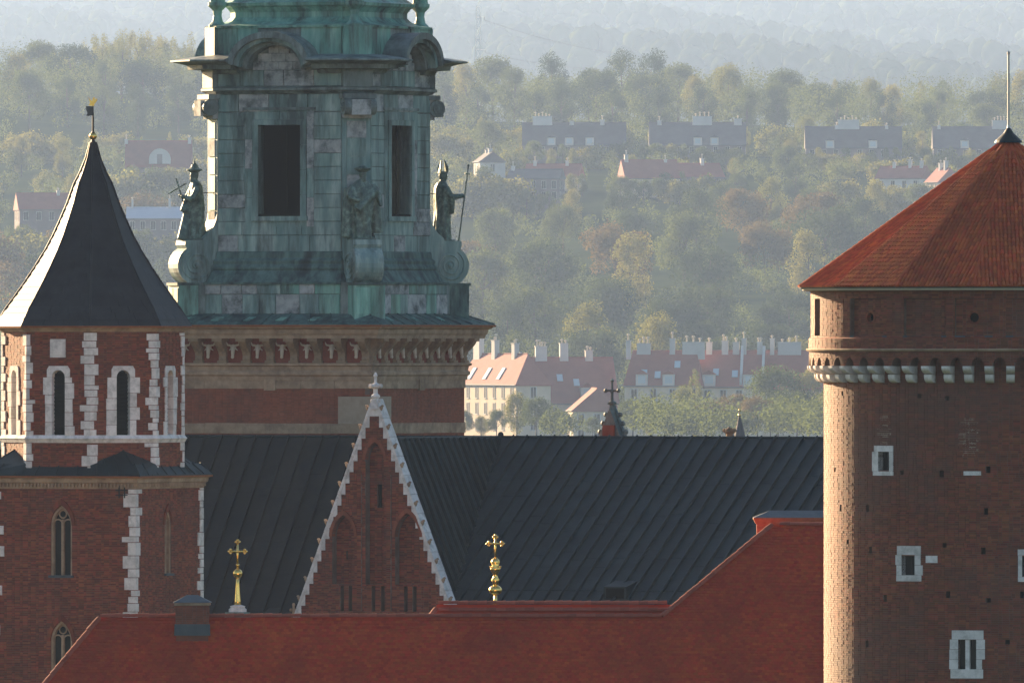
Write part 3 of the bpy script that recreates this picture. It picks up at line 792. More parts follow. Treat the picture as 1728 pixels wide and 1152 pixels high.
# ------------------------------------------------------------------ octagonal brick tower with bell roof
def bell_tower():
    Y = 600.0; k = Y/F
    u = lambda px: px*k
    z = lambda py: wz(py, Y)
    root = empty('octagonal_tower', (wx(157,Y), Y, 0))
    tag(root, 'brick tower with white quoins, octagonal top storey and dark bell-shaped roof', 'tower')
    RO = u(153); ap = RO*cos(pi/8)
    N8 = [-pi/2 + radians(22.5+45*i) for i in range(8)]          # face normals
    vert8 = lambda r: [(r*cos(-pi/2+pi/4*i), r*sin(-pi/2+pi/4*i)) for i in range(8)]
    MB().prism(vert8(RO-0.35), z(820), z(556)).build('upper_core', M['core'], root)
    hs = RO*sin(pi/8)         # half face width
    B, Mo = MB(), MB()
    wins = {}
    for i, a in enumerate(N8):
        P = plane(ap*cos(a), ap*sin(a), a)
        vis = abs((a+pi/2+pi) % (2*pi) - pi) < radians(75)
        if not vis:
            pbox(Mo, P, -hs, hs, z(812), z(553), -0.3, -0.01); continue
        hw = u(11.5)/cos(radians(22.5))
        holes = [arch_hole(0, hw, z(735), z(635))]
        brick_field(B, Mo, P, z(812), z(553), sub_spans(lambda v: [(-hs,hs)], holes), row=0.070, bl=0.235)
        win = pbox(MB(), P, -hw, hw, z(736), z(622), -0.34, -0.32).build('window', M['louvre'], root)
        for q in range(16):
            zz = z(735)+(z(630)-z(735))*q/16
            vs = [P(-hw,zz,-.28),P(hw,zz,-.28),P(hw,zz+.16,-.20),P(-hw,zz+.16,-.20)]
            MB().extrude(vs, (0,0,.015)).build('louvre_slat', M['louvre'], win)
        # jamb stones in irregular courses
        for s in (-1,1):
            v = 735.0
            while v > 640:
                hgt = R.uniform(16,30)
                v1 = max(v-hgt, 636)
                if v1 < 645: v1 = 636
                wpx = R.uniform(8,19)*u(1)
                p, q = sorted((s*hw*0.97, s*(hw+wpx)))
                pbox(MB(), P, p, q, z(v)+.008, z(v1)-.008, -0.30, 0.03+R.uniform(0,.015)).build('jamb_stone', M['white_stone'], win)
                v = v1
        n = 10
        inner = [(hw*0.97*cos(pi-pi*j/n), z(636)+hw*0.97*sin(pi-pi*j/n)) for j in range(n+1)]
        ow = hw+u(8.5); top = z(617)
        outer = []
        for (p, q) in inner:
            f = (p/(hw*0.97))
            if abs(f) > 0.72: outer.append((ow*(1 if f>0 else -1), z(636)+ (top-z(636))*min(1,(1-abs(f))/0.28)))
            else: outer.append((ow*f/0.72, top))
        pring(MB(), P, outer, inner, -0.30, 0.04).build('arch_stone', M['white_stone'], win)
        if i == 7:
            m = MB(); pbox(m, P, -u(15), u(13), z(603), z(572), -0.05, 0.05)
            pl = m.build('plaque', M['white_stone'], root)
            pbox(MB(), P, -u(9), u(7), z(598), z(577), 0.05, 0.075).build('relief_shield', M['white_stone'], pl)
    B.build('bricks', M['brick_red'], root, kind='stuff'); Mo.build('mortar', M['mortar'], root)
    # corner quoins
    def quoins(C, a1, a2, y0, y1, wmin, wmax, hmin=9, hmax=16, skip=0.0, flip=0):
        v = y0; c = flip
        while v > y1+3:
            h = R.uniform(hmin,hmax)
            v1 = max(y1, v-h)
            w1, w2 = (R.uniform(wmin,wmax)*u(1), R.uniform(wmin,wmax)*u(1))
            if c % 2: w1 *= 1.55
            else: w2 *= 1.55
            c += 1
            if R.random() >= skip:
                quoin(MB(), C, a1, a2, w1, w2, z(v)+.012, z(v1)-.014, 0.03+R.uniform(0,.02)).build('quoin', M['white_stone'], root)
            v = v1
    V = vert8(RO)
    for vi in (6,7,0,1,2):
        C = V[vi]
        a1, a2 = N8[(vi-1)%8], N8[vi]
        quoins(C, a1, a2, 735, 561, 5, 13, 7, 20, skip=0.0)
        quoins(C, a1, a2, 800, 746, 5, 14, 7, 20, skip=0.0)
    # sill course
    MB().sweep(vert8(RO), [(-.1,z(746)),(0.04,z(746)),(0.10,z(741)),(0.14,z(739)),(0.02,z(733)),(-.1,z(733))]).build('string_course', M['white_stone'], root)
    MB().sweep(vert8(RO), [(-.1,z(560)),(0.05,z(560)),(0.12,z(556)),(0.22,z(553)),(0.22,z(551)),(-.1,z(551))]).build('eaves_cornice', M['sandstone'], root)
    MB().sweep(vert8(RO+u(9)), [(-.1,z(553)),(0.10,z(553)),(0.12,z(550)),(-.1,z(549.5))]).build('gutter', M['rust'], root)
    # bell roof: lapped courses of sheets, one part for each facet
    pr = [(544,164),(522,148),(499,131),(472,112),(446,95),(420,79),(395,66),(366,53),(340,42),(311,32),(290,21),(265,11),(240,4.5)]
    def rad(py):
        for (a,ra),(b,rb) in zip(pr, pr[1:]):
            if py >= b: return ra+(rb-ra)*(a-py)/(a-b)
        return pr[-1][1]
    for i in range(8):
        m = MB()
        a0, a1 = -pi/2+pi/4*i, -pi/2+pi/4*(i+1)
        py = 550.0
        while py > 241:
            q = max(240, py-11)
            r0, r1 = u(rad(min(py,544))*(1.0+ (550-544)/400 if py > 544 else 1.0)), u(rad(q))
            lap = 0.022
            nsub = max(1, int(r0*0.765/0.9))
            off = R.random()*0.5
            cuts = [0.0]+[min(.97,max(.03,(j+off)/ (nsub+0.5))) for j in range(1,nsub+1)]+[1.0]
            for t0, t1 in zip(cuts, cuts[1:]):
                if t1-t0 < .02: continue
                def pt(r, t, zz):
                    x = r*((1-t)*cos(a0)+t*cos(a1)); y = r*((1-t)*sin(a0)+t*sin(a1))
                    return (x,y,zz)
                m.add([pt(r0+lap,t0+.002,z(py)+.0),pt(r0+lap,t1-.002,z(py)),pt(r1,t1-.002,z(q)),pt(r1,t0+.002,z(q)),pt(r0-.02,t0,z(py)),pt(r0-.02,t1,z(py))],
                      [(0,1,2,3),(4,5,1,0)])
            py = q
        fac = m.build('roof_facet', M['bell_roof'], root)
        # hip roll
        m = MB()
        lv = [550]+[p[0] for p in pr[1:]]
        for p_, q_ in zip(lv, lv[1:]):
            rp, rq = u(rad(min(p_,544)))+.02, u(rad(q_))+.02
            m.tube((rp*cos(a0),rp*sin(a0),z(p_)), (rq*cos(a0),rq*sin(a0),z(q_)), .045, .035, 6, cap=False)
        m.build('hip_roll', M['bell_roof'], fac)
    # finial, ball, flag vane and eagle
    s1 = u(1)
    fin = MB().lathe([(4.6*s1,z(241)),(3.0*s1,z(236)),(0.01,z(235))],10).build('finial_base', M['bell_roof'], root)
    MB().ball((0,0,z(230)), 6.5*s1, 16, 12).build('ball', M['gold'], root, smooth=True)
    MB().lathe([(3.4*s1,z(226)),(3.4*s1,z(224)),(2.0*s1,z(222)),(1.6*s1,z(195)),(1.0*s1,z(190)),(0.8*s1,z(168)),(0.01,z(167))],8).build('spindle', M['bell_roof'], root)
    m = MB(); fl = [(-12,196),(-9,191),(-12,185),(-12,179),(0,180),(0,195)]
    m.extrude([(x*s1,-0.015,z(y)) for x,y in fl], (0,0.03,0)).build('flag_vane', M['lead'], root)
    m = MB()
    eg = [(-8,178),(-5,174),(-8,164),(-2,171),(0,165),(3,164),(3,168),(7,166),(7,170),(4,174),(2,176),(3,179),(-3,179)]
    m.extrude([(x*s1,-0.02,z(y)) for x,y in eg], (0,0.04,0)).build('eagle', M['gold'], root)
    # square lower storey
    hq = u(140)
    a = radians(22.5)
    sqr = [Vector((x,y)) for x,y in sq(1.0)]
    rot = lambda p: ((p[0]*cos(-a)-p[1]*sin(-a)), (p[0]*sin(-a)+p[1]*cos(-a)))
    S = lambda h: [rot((x*h,y*h)) for x,y in sq(1.0)]
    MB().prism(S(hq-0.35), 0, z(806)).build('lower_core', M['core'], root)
    B, Mo = MB(), MB()
    af, ar = -pi/2-a, -a
    PF = plane(hq*cos(af),hq*sin(af),af); PR = plane(hq*cos(ar),hq*sin(ar),ar)
    zb = z(1200)
    gw = u(18.5)/cos(a)*0.98
    fu = lambda px: (px-157+hq/k*0.3827)/cos(a)*k       # px on front face -> u
    wu = fu(107.5)
    holesF = [arch_hole(wu, gw, z(970), z(884), True), arch_hole(wu, gw, z(1163), z(1078), True)]
    brick_field(B, Mo, PF, zb, z(818), sub_spans(lambda v: [(-hq,hq)], holesF), row=0.070, bl=0.235)
    su = (285-(157+hq/k*cos(a)))/sin(a)*k
    holesR = [arch_hole(su, gw*0.75, z(968), z(884), True)]
    brick_field(B, Mo, PR, zb, z(818), sub_spans(lambda v: [(-hq,hq)], holesR), row=0.070, bl=0.235)
    B.build('bricks', M['brick_red'], root, kind='stuff'); Mo.build('mortar', M['mortar'], root)
    m = MB(); m.prism(S(hq-0.02), 0, zb); m.build('lower_wall', M['brick_red'], root)
    m = MB()
    for ang in (af+pi, ar+pi):
        P = plane(hq*cos(ang),hq*sin(ang),ang); pbox(m, P, -hq+.02, hq-.02, zb, z(806), -.3, 0)
    m.build('rear_wall', M['brick_red'], root)
    # gothic two-light windows with tracery
    def gothic(P, uc, hw, y_s, y_b):
        vs_, vb_ = z(y_s), z(y_b)
        win = pbox(MB(), P, uc-hw, uc+hw, vb_, vs_+hw*1.75, -0.34, -0.30).build('window', M['glass'], root)
        n = 8
        def arc(h, s=1.0):
            r = 2*h; pts = []
            for j in range(n+1):
                th_ = radians(60)*j/n
                pts.append((uc-(r*cos(th_)-h), vs_+r*sin(th_)))
            return pts + [(2*uc-p, q) for p, q in pts[::-1][1:]]
        o_, i_ = arc(hw), arc(hw-u(3.5))
        pring(MB(), P, [(uc-hw,vb_)]+o_+[(uc+hw,vb_)], [(uc-hw+u(3.5),vb_)]+i_+[(uc+hw-u(3.5),vb_)], -0.28, -0.06).build('window_frame', M['sandstone'], win)
        pbox(MB(), P, uc-u(2), uc+u(2), vb_, vs_+hw*0.5, -0.26, -0.10).build('mullion', M['sandstone'], win)
        for s in (-1,1):
            m = MB(); c = uc+s*hw*0.48; r = hw*0.44; last=None
            for j in range(9):
                p = Vector(P(c+r*cos(pi*j/8), vs_+u(1)+r*sin(pi*j/8), -0.17))
                if last is not None: m.tube(last,p,u(1.4),n=5)
                last = p
            m.build('tracery', M['sandstone'], win)
        m = MB(); last=None
        for j in range(13):
            p = Vector(P(uc+hw*0.34*cos(2*pi*j/12), vs_+hw*0.95+hw*0.34*sin(2*pi*j/12), -0.17))
            if last is not None: m.tube(last,p,u(1.3),n=5)
            last = p
        m.build('tracery', M['sandstone'], win)
        pbox(MB(), P, uc-hw*1.15, uc+hw*1.15, vb_-u(4), vb_, -0.2, 0.10).build('sill', M['lead'], win)
        # projecting brick hood
        o_, i_ = arc(hw+u(6)), arc(hw)
        pring(MB(), P, o_, i_, -0.05, 0.05).build('brick_hood', M['brick_red'], win)
    gothic(PF, wu, gw, 884, 968); gothic(PF, wu, gw, 1078, 1162); gothic(PR, su, gw*0.75, 884, 966)
    Cs = S(hq)
    for ci in (1,2):
        a1, a2 = (af, ar) if ci == 1 else (ar, ar+pi/2)
        quoins(Cs[ci], a1, a2, 1195, 823, 7, 16, 8, 24, flip=ci, skip=0.0)
    quoins(Cs[0], af-pi/2, af, 1195, 823, 14, 26, 12, 20, skip=0.3)
    MB().sweep(Cs, [(-.1,z(823)),(0.05,z(823)),(0.08,z(815)),(0.18,z(812)),(0.2,z(806)),(0.30,z(803.5)),(-.1,z(803))]).build('cornice', M['sandstone'], root)
    nd = 44
    for P in (PF, PR):
        for i in range(nd):
            t = -hq+2*hq*(i+.5)/nd
            pbox(MB(), P, t-.035, t+.035, z(820), z(814), 0.0, 0.17).build('dentil', M['sandstone'], root)
    MB().sweep(S(u(152)), [(-.1,z(804.5)),(0.03,z(804.5)),(0.05,z(801.5)),(-.1,z(801))]).build('gutter', M['rust'], root)
    # skirt roof from square to octagon with corner broaches
    he = u(154)
    E = S(he)
    q8 = lambda r, ang, zz: (r*cos(ang), r*sin(ang), zz)
    zt = z(783)
    for si, ang in enumerate((af, ar, af+pi, ar+pi)):
        tx, ty = -sin(ang), cos(ang)
        n_ = 8
        for i in range(n_):
            t0, t1 = -1+2*i/n_, -1+2*(i+1)/n_
            hh = ap*0.97
            def pe(h, t, zz): return (h*cos(ang)+tx*t*h, h*sin(ang)+ty*t*h, zz)
            m = MB()
            q = [pe(he,t0,z(801.5)),pe(he,t1,z(801.5)),pe(hh,t1,zt),pe(hh,t0,zt)]
            m.extrude(q,(0,0,.03))
            m.tube(Vector(q[1])+Vector((0,0,.05)), Vector(q[2])+Vector((0,0,.05)), .028, n=5)
            m.build('skirt_sheet', M['seam_blue'], root)
        # broach at the corner between this side and the next
        ca = ang+pi/4
        tip = (he*sqrt(2)*cos(ca), he*sqrt(2)*sin(ca), z(803)+.04)
        apx = (ap*0.98*cos(ca), ap*0.98*sin(ca), z(757))
        l = (pe2 := (he*cos(ang)+tx*he*0.42, he*sin(ang)+ty*he*0.42, z(801)+.04))
        a2 = ang+pi/2; tx2, ty2 = -sin(a2), cos(a2)
        r_ = (he*cos(a2)-tx2*he*0.42, he*sin(a2)-ty2*he*0.42, z(801)+.04)
        vl = (RO*cos(ca-pi/8), RO*sin(ca-pi/8), z(781)); vr = (RO*cos(ca+pi/8), RO*sin(ca+pi/8), z(781))
        br = MB().add([tip,apx,l,r_,vl,vr],[(2,0,1,4),(0,3,5,1)])
        br.tube(tip,apx,.035,n=5)
        for f_ in (0.3,0.6):
            for side, vv in ((l,vl),(r_,vr)):
                p0 = Vector(tip).lerp(Vector(side), f_); p1 = Vector(apx).lerp(Vector(vv), f_)
                br.tube(p0, p1, .022, n=4)
        br.build('broach', M['seam_blue'], root)
    # iron anchor grid
    m = MB()
    gx = fu(213)
    for d_ in (-6,4): pbox(m, PF, gx+u(d_)-.02, gx+u(d_)+.02, z(838), z(817), 0.09, 0.13)
    for y_ in (825,833): pbox(m, PF, gx-u(12), gx+u(10), z(y_)-.02, z(y_)+.02, 0.13, 0.16)
    m.build('iron_bracket', M['iron'], root)
bell_tower()

# ------------------------------------------------------------------ cathedral: nave roofs and stepped gable
def cathedral():
    J = (wx(845,648), 648.0)
    root = empty('cathedral', (J[0], J[1], 0), -A)
    tag(root, 'gothic cathedral with dark standing seam roofs and a steep brick gable edged in white', 'church')
    zr = wz(738, 648)
    TG, TM, TL = 2.41, 0.624, 1.285
    VK = TM/TG
    L = 12.76
    drop = 8.6
    rM, rL = drop/TM, drop/TL
    def sheet(pts, seam, matn, name='roof_sheet', laps=()):
        m = MB(); n = len(pts)
        nrm = (Vector(pts[1])-Vector(pts[0])).cross(Vector(pts[2])-Vector(pts[0])).normalized()
        if nrm.z < 0: nrm = -nrm
        m.extrude(pts, nrm*0.02)
        if seam:
            a, b = Vector(seam[0]), Vector(seam[1])
            d = (b-a).normalized(); s = d.cross(nrm).normalized()
            q = [a-s*.03, a+s*.03, b+s*.03, b-s*.03]
            m.hexa(q+[p+nrm*0.16 for p in q])
        for (a, b) in laps:
            m.tube(a, b, 0.022, n=4, cap=False)
        m.build(name, matn, root)
    # right main roof
    x = 0.0; w = 0.66
    while x < 23:
        x1 = x+w
        r0, r1 = min(rM, x/VK), min(rM, x1/VK)
        pts = [(x,0,zr),(x1,0,zr),(x1,-r1,zr-TM*r1)]
        if r0 > 0.01: pts.append((x,-r0,zr-TM*r0))
        laps = []
        off = R.uniform(0,2.5)
        rr = 10.4
        if rr < r1: laps.append(((x,-min(rr,r0),zr-TM*min(rr,r0)+.03),(x1,-rr,zr-TM*rr+.03)))
        for q in (2.6,5.2,7.6):
            qq = q+off*0.6
            if qq < r0: laps.append(((x,-qq,zr-TM*qq+.012),(x1,-qq,zr-TM*qq+.012)))
        sheet(pts, ((x1,0,zr),(x1,-r1,zr-TM*r1)), M['seam_blue'], laps=laps)
        x = x1
    # left main roof
    x = 0.4; w = 0.82
    while x > -24:
        x1 = x-w
        off = R.uniform(0,1.5)
        laps = [((x,-q,zr-TL*q+.012),(x1,-q,zr-TL*q+.012)) for q in (1.2+off*.6,3.0+off*.6,4.6+off*.4)]
        sheet([(x,0,zr),(x1,0,zr),(x1,-rL,zr-TL*rL),(x,-rL,zr-TL*rL)], ((x1,0,zr),(x1,-rL,zr-TL*rL)), M['seam_brown'], laps=laps)
        x = x1
    # gable roof, right slope in narrow sheets and left slope
    r = 0.0; w = 0.62
    LR = L-0.7
    while r < LR-0.02:
        r1 = min(r+w, LR)
        d0, d1 = min(drop, TM*r), min(drop, TM*r1)
        pts = [(0,-r,zr),(0,-r1,zr),(d1/TG,-r1,zr-d1)]
        if d0 > 0.01: pts.append((d0/TG,-r,zr-d0))
        sheet(pts, ((0,-r1,zr),(d1/TG,-r1,zr-d1)), M['seam_blue'])
        r = r1
    MB().extrude([(0,0,zr-.01),(0,-LR,zr-.01),(-drop/TG,-LR,zr-drop),(-drop/TG,-2,zr-drop)],(0.02,0,0.01)).build('gable_roof_slope', M['seam_brown'], root)
    # ridge capping
    m = MB(); m.tube((-24,0,zr+.02),(23,0,zr+.02),.07,n=6); m.build('ridge_roll', M['seam_blue'], root)
    m = MB(); m.tube((0,0,zr+.02),(0,-LR,zr+.02),.06,n=6); m.ball((0,0,zr+.12),.14,8,6); m.build('ridge_roll', M['seam_blue'], root)
    m = MB(); dd = 8.2; m.tube((0,0,zr+.01),(dd/TG,-dd/TM,zr-dd+.02),.06,n=5); m.build('valley_gutter', M['seam_blue'], root)
    # back slope and walls
    m = MB(); m.extrude([(-24,0,zr-.02),(23,0,zr-.02),(23,7,zr-8),(-24,7,zr-8)],(0,0,-.05)); m.build('rear_roof', M['seam_brown'], root)
    m = MB(); m.box(-24,23,-6.2,6.8,0,zr-drop); m.box(2,23,-rM+.3,-6.2,0,zr-drop-.01); m.build('wall', M['brick_red'], root)
    # roof vents
    def vent(p, w, h, l, matn, nrm_t):
        x0, y0, z0 = p
        m = MB()
        m.add([(x0-w/2,y0-l,z0-nrm_t*l),(x0+w/2,y0-l,z0-nrm_t*l),(x0+w/2,y0-l,z0-nrm_t*l+h),(x0-w/2,y0-l,z0-nrm_t*l+h),(x0-w/2,y0+l*.6,z0+nrm_t*l*.6+.05),(x0+w/2,y0+l*.6,z0+nrm_t*l*.6+.05)],
              [(0,1,2,3),(3,2,5,4),(0,3,4),(1,5,2),(0,4,5,1)])
        v_ = m.build('roof_vent', matn, root)
        MB().box(x0-w/2+.1,x0+w/2-.1,y0-l-.015,y0-l,z0-nrm_t*l+.06,z0-nrm_t*l+h-.06).build('vent_opening', M['core'], v_)
    r_ = 10.2
    kx = (1048-845)*0.0257
    vent(((kx+r_*sin(A))/cos(A), -r_, zr-TM*r_), 1.05, 0.55, 0.75, M['seam_blue'], TM)
    r2 = 6.0
    kx = (462-845)*0.0258
    vent(((kx+r2*sin(A))/cos(A), -r2, zr-TL*r2), 0.7, 0.5, 0.35, M['seam_brown'], TL)
    # ---- gable wall
    Yg = J[1]-L*cos(A); kg = Yg/F
    gz = lambda py: wz(py, Yg)
    gx = lambda px: (px-632)*kg/cos(A)
    P = plane(0, -L, FRONT)
    ztop = gz(674); SL = 2.50
    half = lambda v: (ztop-v)/SL
    nst = 19
    sh = (gz(702)-gz(1060))/nst
    def step_in(v):        # inner edge of the white stones at height v
        j = math.floor((gz(702)-v)/sh)
        zt_ = gz(702)-j*sh
        return half(zt_)-0.05
    full = lambda v: [(-step_in(v), step_in(v))] if v < gz(702) else []
    zlow = gz(1062)
    nic = [(632,15.5,986,775),(579,19,986,905),(687.5,21,986,905)]
    nh = [arch_hole(gx(c), w_*kg/cos(A), gz(b), gz(s), True) for c,w_,b,s in nic]
    slit_main = [rect_hole(gx(a),gx(b),gz(1032),gz(989)) for a,b in ((574,580),(588,594),(627,633),(643,649),(682,688),(697,703))]
    B, Mo = MB(), MB()
    brick_field(B, Mo, P, zlow, gz(702), sub_spans(full, nh+slit_main), row=0.072, bl=0.235, deep=0.62)
    slits = [rect_hole(gx(629),gx(637),gz(857),gz(818)), rect_hole(gx(576),gx(579),gz(944),gz(930)), rect_hole(gx(700),gx(703),gz(944),gz(930))]
    for h in nh:
        brick_field(B, Mo, P, gz(986), gz(752), sub_spans(lambda v, h=h: [h(v)] if h(v) else [], slits), d=-0.45, row=0.072, bl=0.235, deep=0.16)
    for c, w_, b, s_ in nic:
        def parc(h, vs_):
            r = 2*h; pts = [(gx(c)-(r*cos(radians(60)*j/8)-h), vs_+r*sin(radians(60)*j/8)) for j in range(9)]
            return pts+[(2*gx(c)-p, q) for p, q in pts[::-1][1:]]
        hw_ = w_*kg/cos(A)
        pring(MB(), P, parc(hw_+.13, gz(s_)), parc(hw_, gz(s_)), -0.3, 0.05).build('niche_arch', M['brick_smooth'], root)
    # shallow pilaster strips
    for c in (607, 657):
        brick_field(B, Mo, P, gz(1030), gz(760 if c == 0 else 800), lambda v, c=c: [(gx(c-4),gx(c+4))] if abs(gx(c))+.15 < step_in(v) else [], d=0.06, row=0.088, bl=0.2, deep=0.05)
    B.build('bricks', M['brick_red'], root, kind='stuff'); Mo.build('mortar', M['mortar'], root)
    hb_ = half(zlow)-.1
    MB().extrude([(-hb_,-L+.66,zlow),(hb_,-L+.66,zlow),(0.02,-L+.66,ztop-.5),(-0.02,-L+.66,ztop-.5)],(0,.22,0)).build('gable_core', M['core'], root)
    MB().box(-hb_,hb_,-L+.02,-L+.9,0,zlow).build('gable_lower_wall', M['brick_red'], root)
    for j in range(nst):
        zt_, zb_ = gz(702)-j*sh, gz(702)-(j+1)*sh
        for s in (-1,1):
            pts = [(s*half(zb_), zb_), (s*half(zt_), zt_), (s*(half(zt_)-.05), zt_), (s*(half(zt_)-.05), zb_)]
            if s > 0: pts = pts[::-1]
            ppoly(MB(), P, pts, -0.5, 0.035+R.uniform(0,.01)).build('step_stone', M['white_stone'], root)
    ppoly(MB(), P, [(-half(gz(702)),gz(702)),(half(gz(702)),gz(702)),(0.04,ztop),(-0.04,ztop)], -0.5, 0.04).build('apex_stone', M['white_stone'], root)
    # copings in lengths, with crockets
    for s in (-1,1):
        nseg = 12
        for j in range(nseg):
            v0, v1 = gz(1060)+(ztop-gz(1060))*j/nseg, gz(1060)+(ztop-gz(1060))*(j+1)/nseg
            nx_, nz_ = SL/sqrt(1+SL*SL), 1/sqrt(1+SL*SL)
            tk = 0.11
            pts = [(s*half(v0),v0+.01),(s*half(v1),v1-.01),(s*(half(v1)+tk*nx_),v1+tk*nz_-.01),(s*(half(v0)+tk*nx_),v0+tk*nz_+.01)]
            if s < 0: pts = pts[::-1]
            cp = ppoly(MB(), P, pts[::-1], -0.62, 0.07).build('coping_stone', M['white_stone'], root)
            v = (v0+v1)/2
            c = (s*(half(v)+tk*nx_+.05), -L-.0, v+tk*nz_+.02)
            m = MB()
            m.ball(c, .085, 10, 7, (1,1.1,1)); m.ball((c[0]+s*.06,c[1],c[2]+.08), .065, 10, 7, (1,1.1,.8)); m.ball((c[0]+s*.01,c[1],c[2]-.08), .05, 8, 6)
            m.build('crocket', M['sandstone'], cp, True)
    # apex finial: cap, cross-shaped fleuron
    s1 = kg
    m = MB().lathe([(0.01,gz(690)),(10*s1,gz(690)),(7*s1,gz(676)),(5*s1,gz(672)),(8*s1,gz(670)),(8*s1,gz(667)),(4*s1,gz(664)),(4*s1,gz(656)),(9*s1,gz(653)),(9*s1,gz(649)),(3*s1,gz(646)),(2.5*s1,gz(636)),(4*s1,gz(634)),(2*s1,gz(629)),(0.01,gz(628))], 8, 0, -L+.1)
    fi = m.build('gable_finial', M['white_stone'], root)
    m = MB()
    for d in (-1,1):
        m.ball((d*10*s1,-L+.1,gz(651)), 3.6*s1, 8, 6); m.ball((0,-L+.1+d*10*s1,gz(651)), 3.6*s1, 8, 6)
        m.ball((d*7*s1,-L+.1,gz(676)), 3.2*s1, 8, 6)
    m.build('fleuron', M['white_stone'], fi)
    # small stone finial at the gable foot
    c = (gx(491), -L+.2)
    m = MB(); zz = gz(1034)
    m.tube((*c,gz(1060)),(*c,gz(1018)),3*s1,2*s1,6)
    for d in (-1,1): m.ball((c[0]+d*5*s1,c[1],gz(1030)),3*s1,6,5)
    m.ball((*c,gz(1021)),3*s1,6,5)
    m.build('foot_finial', M['sandstone'], root)
    # far gables poking over the ridge
    def far_pinnacle(px, ytop, Yp, label, small):
        Xp = wx(px, Yp); kp = Yp/F; pz = lambda py: wz(py, Yp)
        r2 = empty('pinnacle', (Xp, Yp, 0), -A)
        tag(r2, label, 'pinnacle')
        if not small:
            MB().add([(-22*kp,-.3,pz(742)),(22*kp,-.3,pz(742)),(0,-.3,pz(688)),(-22*kp,.5,pz(742)),(22*kp,.5,pz(742)),(0,.5,pz(688))],[(0,1,2),(5,4,3),(0,2,5,3),(1,4,5,2)]).build('gable_tip', M['clad_dark'], r2)
            MB().box(-11*kp,11*kp,-.42,-.28,pz(742),pz(717)).build('brick_panel', M['brick_red'], r2)
            m = MB(); m.box(-22*kp,22*kp,-.3,.5,0,pz(742)); m.build('gable_wall', M['brick_red'], r2)
            for s in (-1,1):
                m = MB(); a_ = (s*24*kp,0.1,pz(742)); b_ = (s*2*kp,.1,pz(684)); m.tube(a_,b_,.09,.07,6)
                m.build('coping', M['clad_dark'], r2)
                for f_ in (0.2,0.45,0.7):
                    p = Vector(a_).lerp(Vector(b_),f_); MB().ball((p.x+s*.12,p.y,p.z+.05),.12,7,5).build('crocket', M['clad_dark'], r2)
            m = MB().lathe([(.16,pz(700)),(.12,pz(684)),(.18,pz(681)),(.18,pz(678)),(.07,pz(675)),(.06,pz(664)),(.09,pz(661)),(.05,pz(656)),(.05,pz(645)),(.10,pz(642)),(0.01,pz(638))],8)
            m.build('finial', M['clad_dark'], r2)
            m = MB(); 
            m.tube((-13*kp,0,pz(659)),(13*kp,0,pz(659)),.05,n=6)
            for s in (-1,1): m.ball((s*12*kp,0,pz(659)),.10,7,5)
            m.tube((-8*kp,0,pz(681)),(8*kp,0,pz(681)),.05,n=6)
            m.build('cross_arm', M['clad_dark'], r2)
    far_pinnacle(1033, 638, 672, 'dark crocketed gable pinnacle with cross finial beyond the roof ridge', False)
    Yp = 668; kp = Yp/F
    r2 = empty('roof_knob', (wx(1231,Yp),Yp,0)); tag(r2, 'small dark stone knob poking above the roof ridge', 'finial')
    MB().lathe([(.16,0),(.16,wz(732,Yp)),(.25,wz(729,Yp)),(.25,wz(727,Yp)),(.12,wz(724,Yp)),(.08,wz(721,Yp)),(0.01,wz(720,Yp))],8).build('stem', M['dark_sandstone'], r2)
    m = MB()
    for q in range(6): m.ball((.22*cos(q*pi/3),.22*sin(q*pi/3),wz(726,Yp)),.1,6,5)
    m.build('leaves', M['dark_sandstone'], r2)
cathedral()
# distant spire beyond the ridge
def far_spire():
    Yp = 1500.0; kp = Yp/F; x = wx(1248,Yp)
    r2 = empty('church_spire', (x,Yp,ground_z(x,Yp))); tag(r2, 'slender grey church spire with gilded ball far beyond the roof ridge', 'spire')
    MB().lathe([(1.6,0),(1.6,wz(760,Yp)),(.62,wz(738,Yp)),(.28,wz(715,Yp)),(.10,wz(702,Yp))],8).build('spire', M['roof_dark'], r2)
    MB().ball((0,0,wz(700,Yp)),.17,10,8).build('ball', M['gold'], r2, True)
    MB().tube((0,0,wz(704,Yp)),(0,0,wz(690,Yp)),.06,n=6).build('spindle', M['lead'], r2)
    MB().ball((0,0,wz(692,Yp)),.13,10,8).build('ball', M['gold'], r2, True)
far_spire()

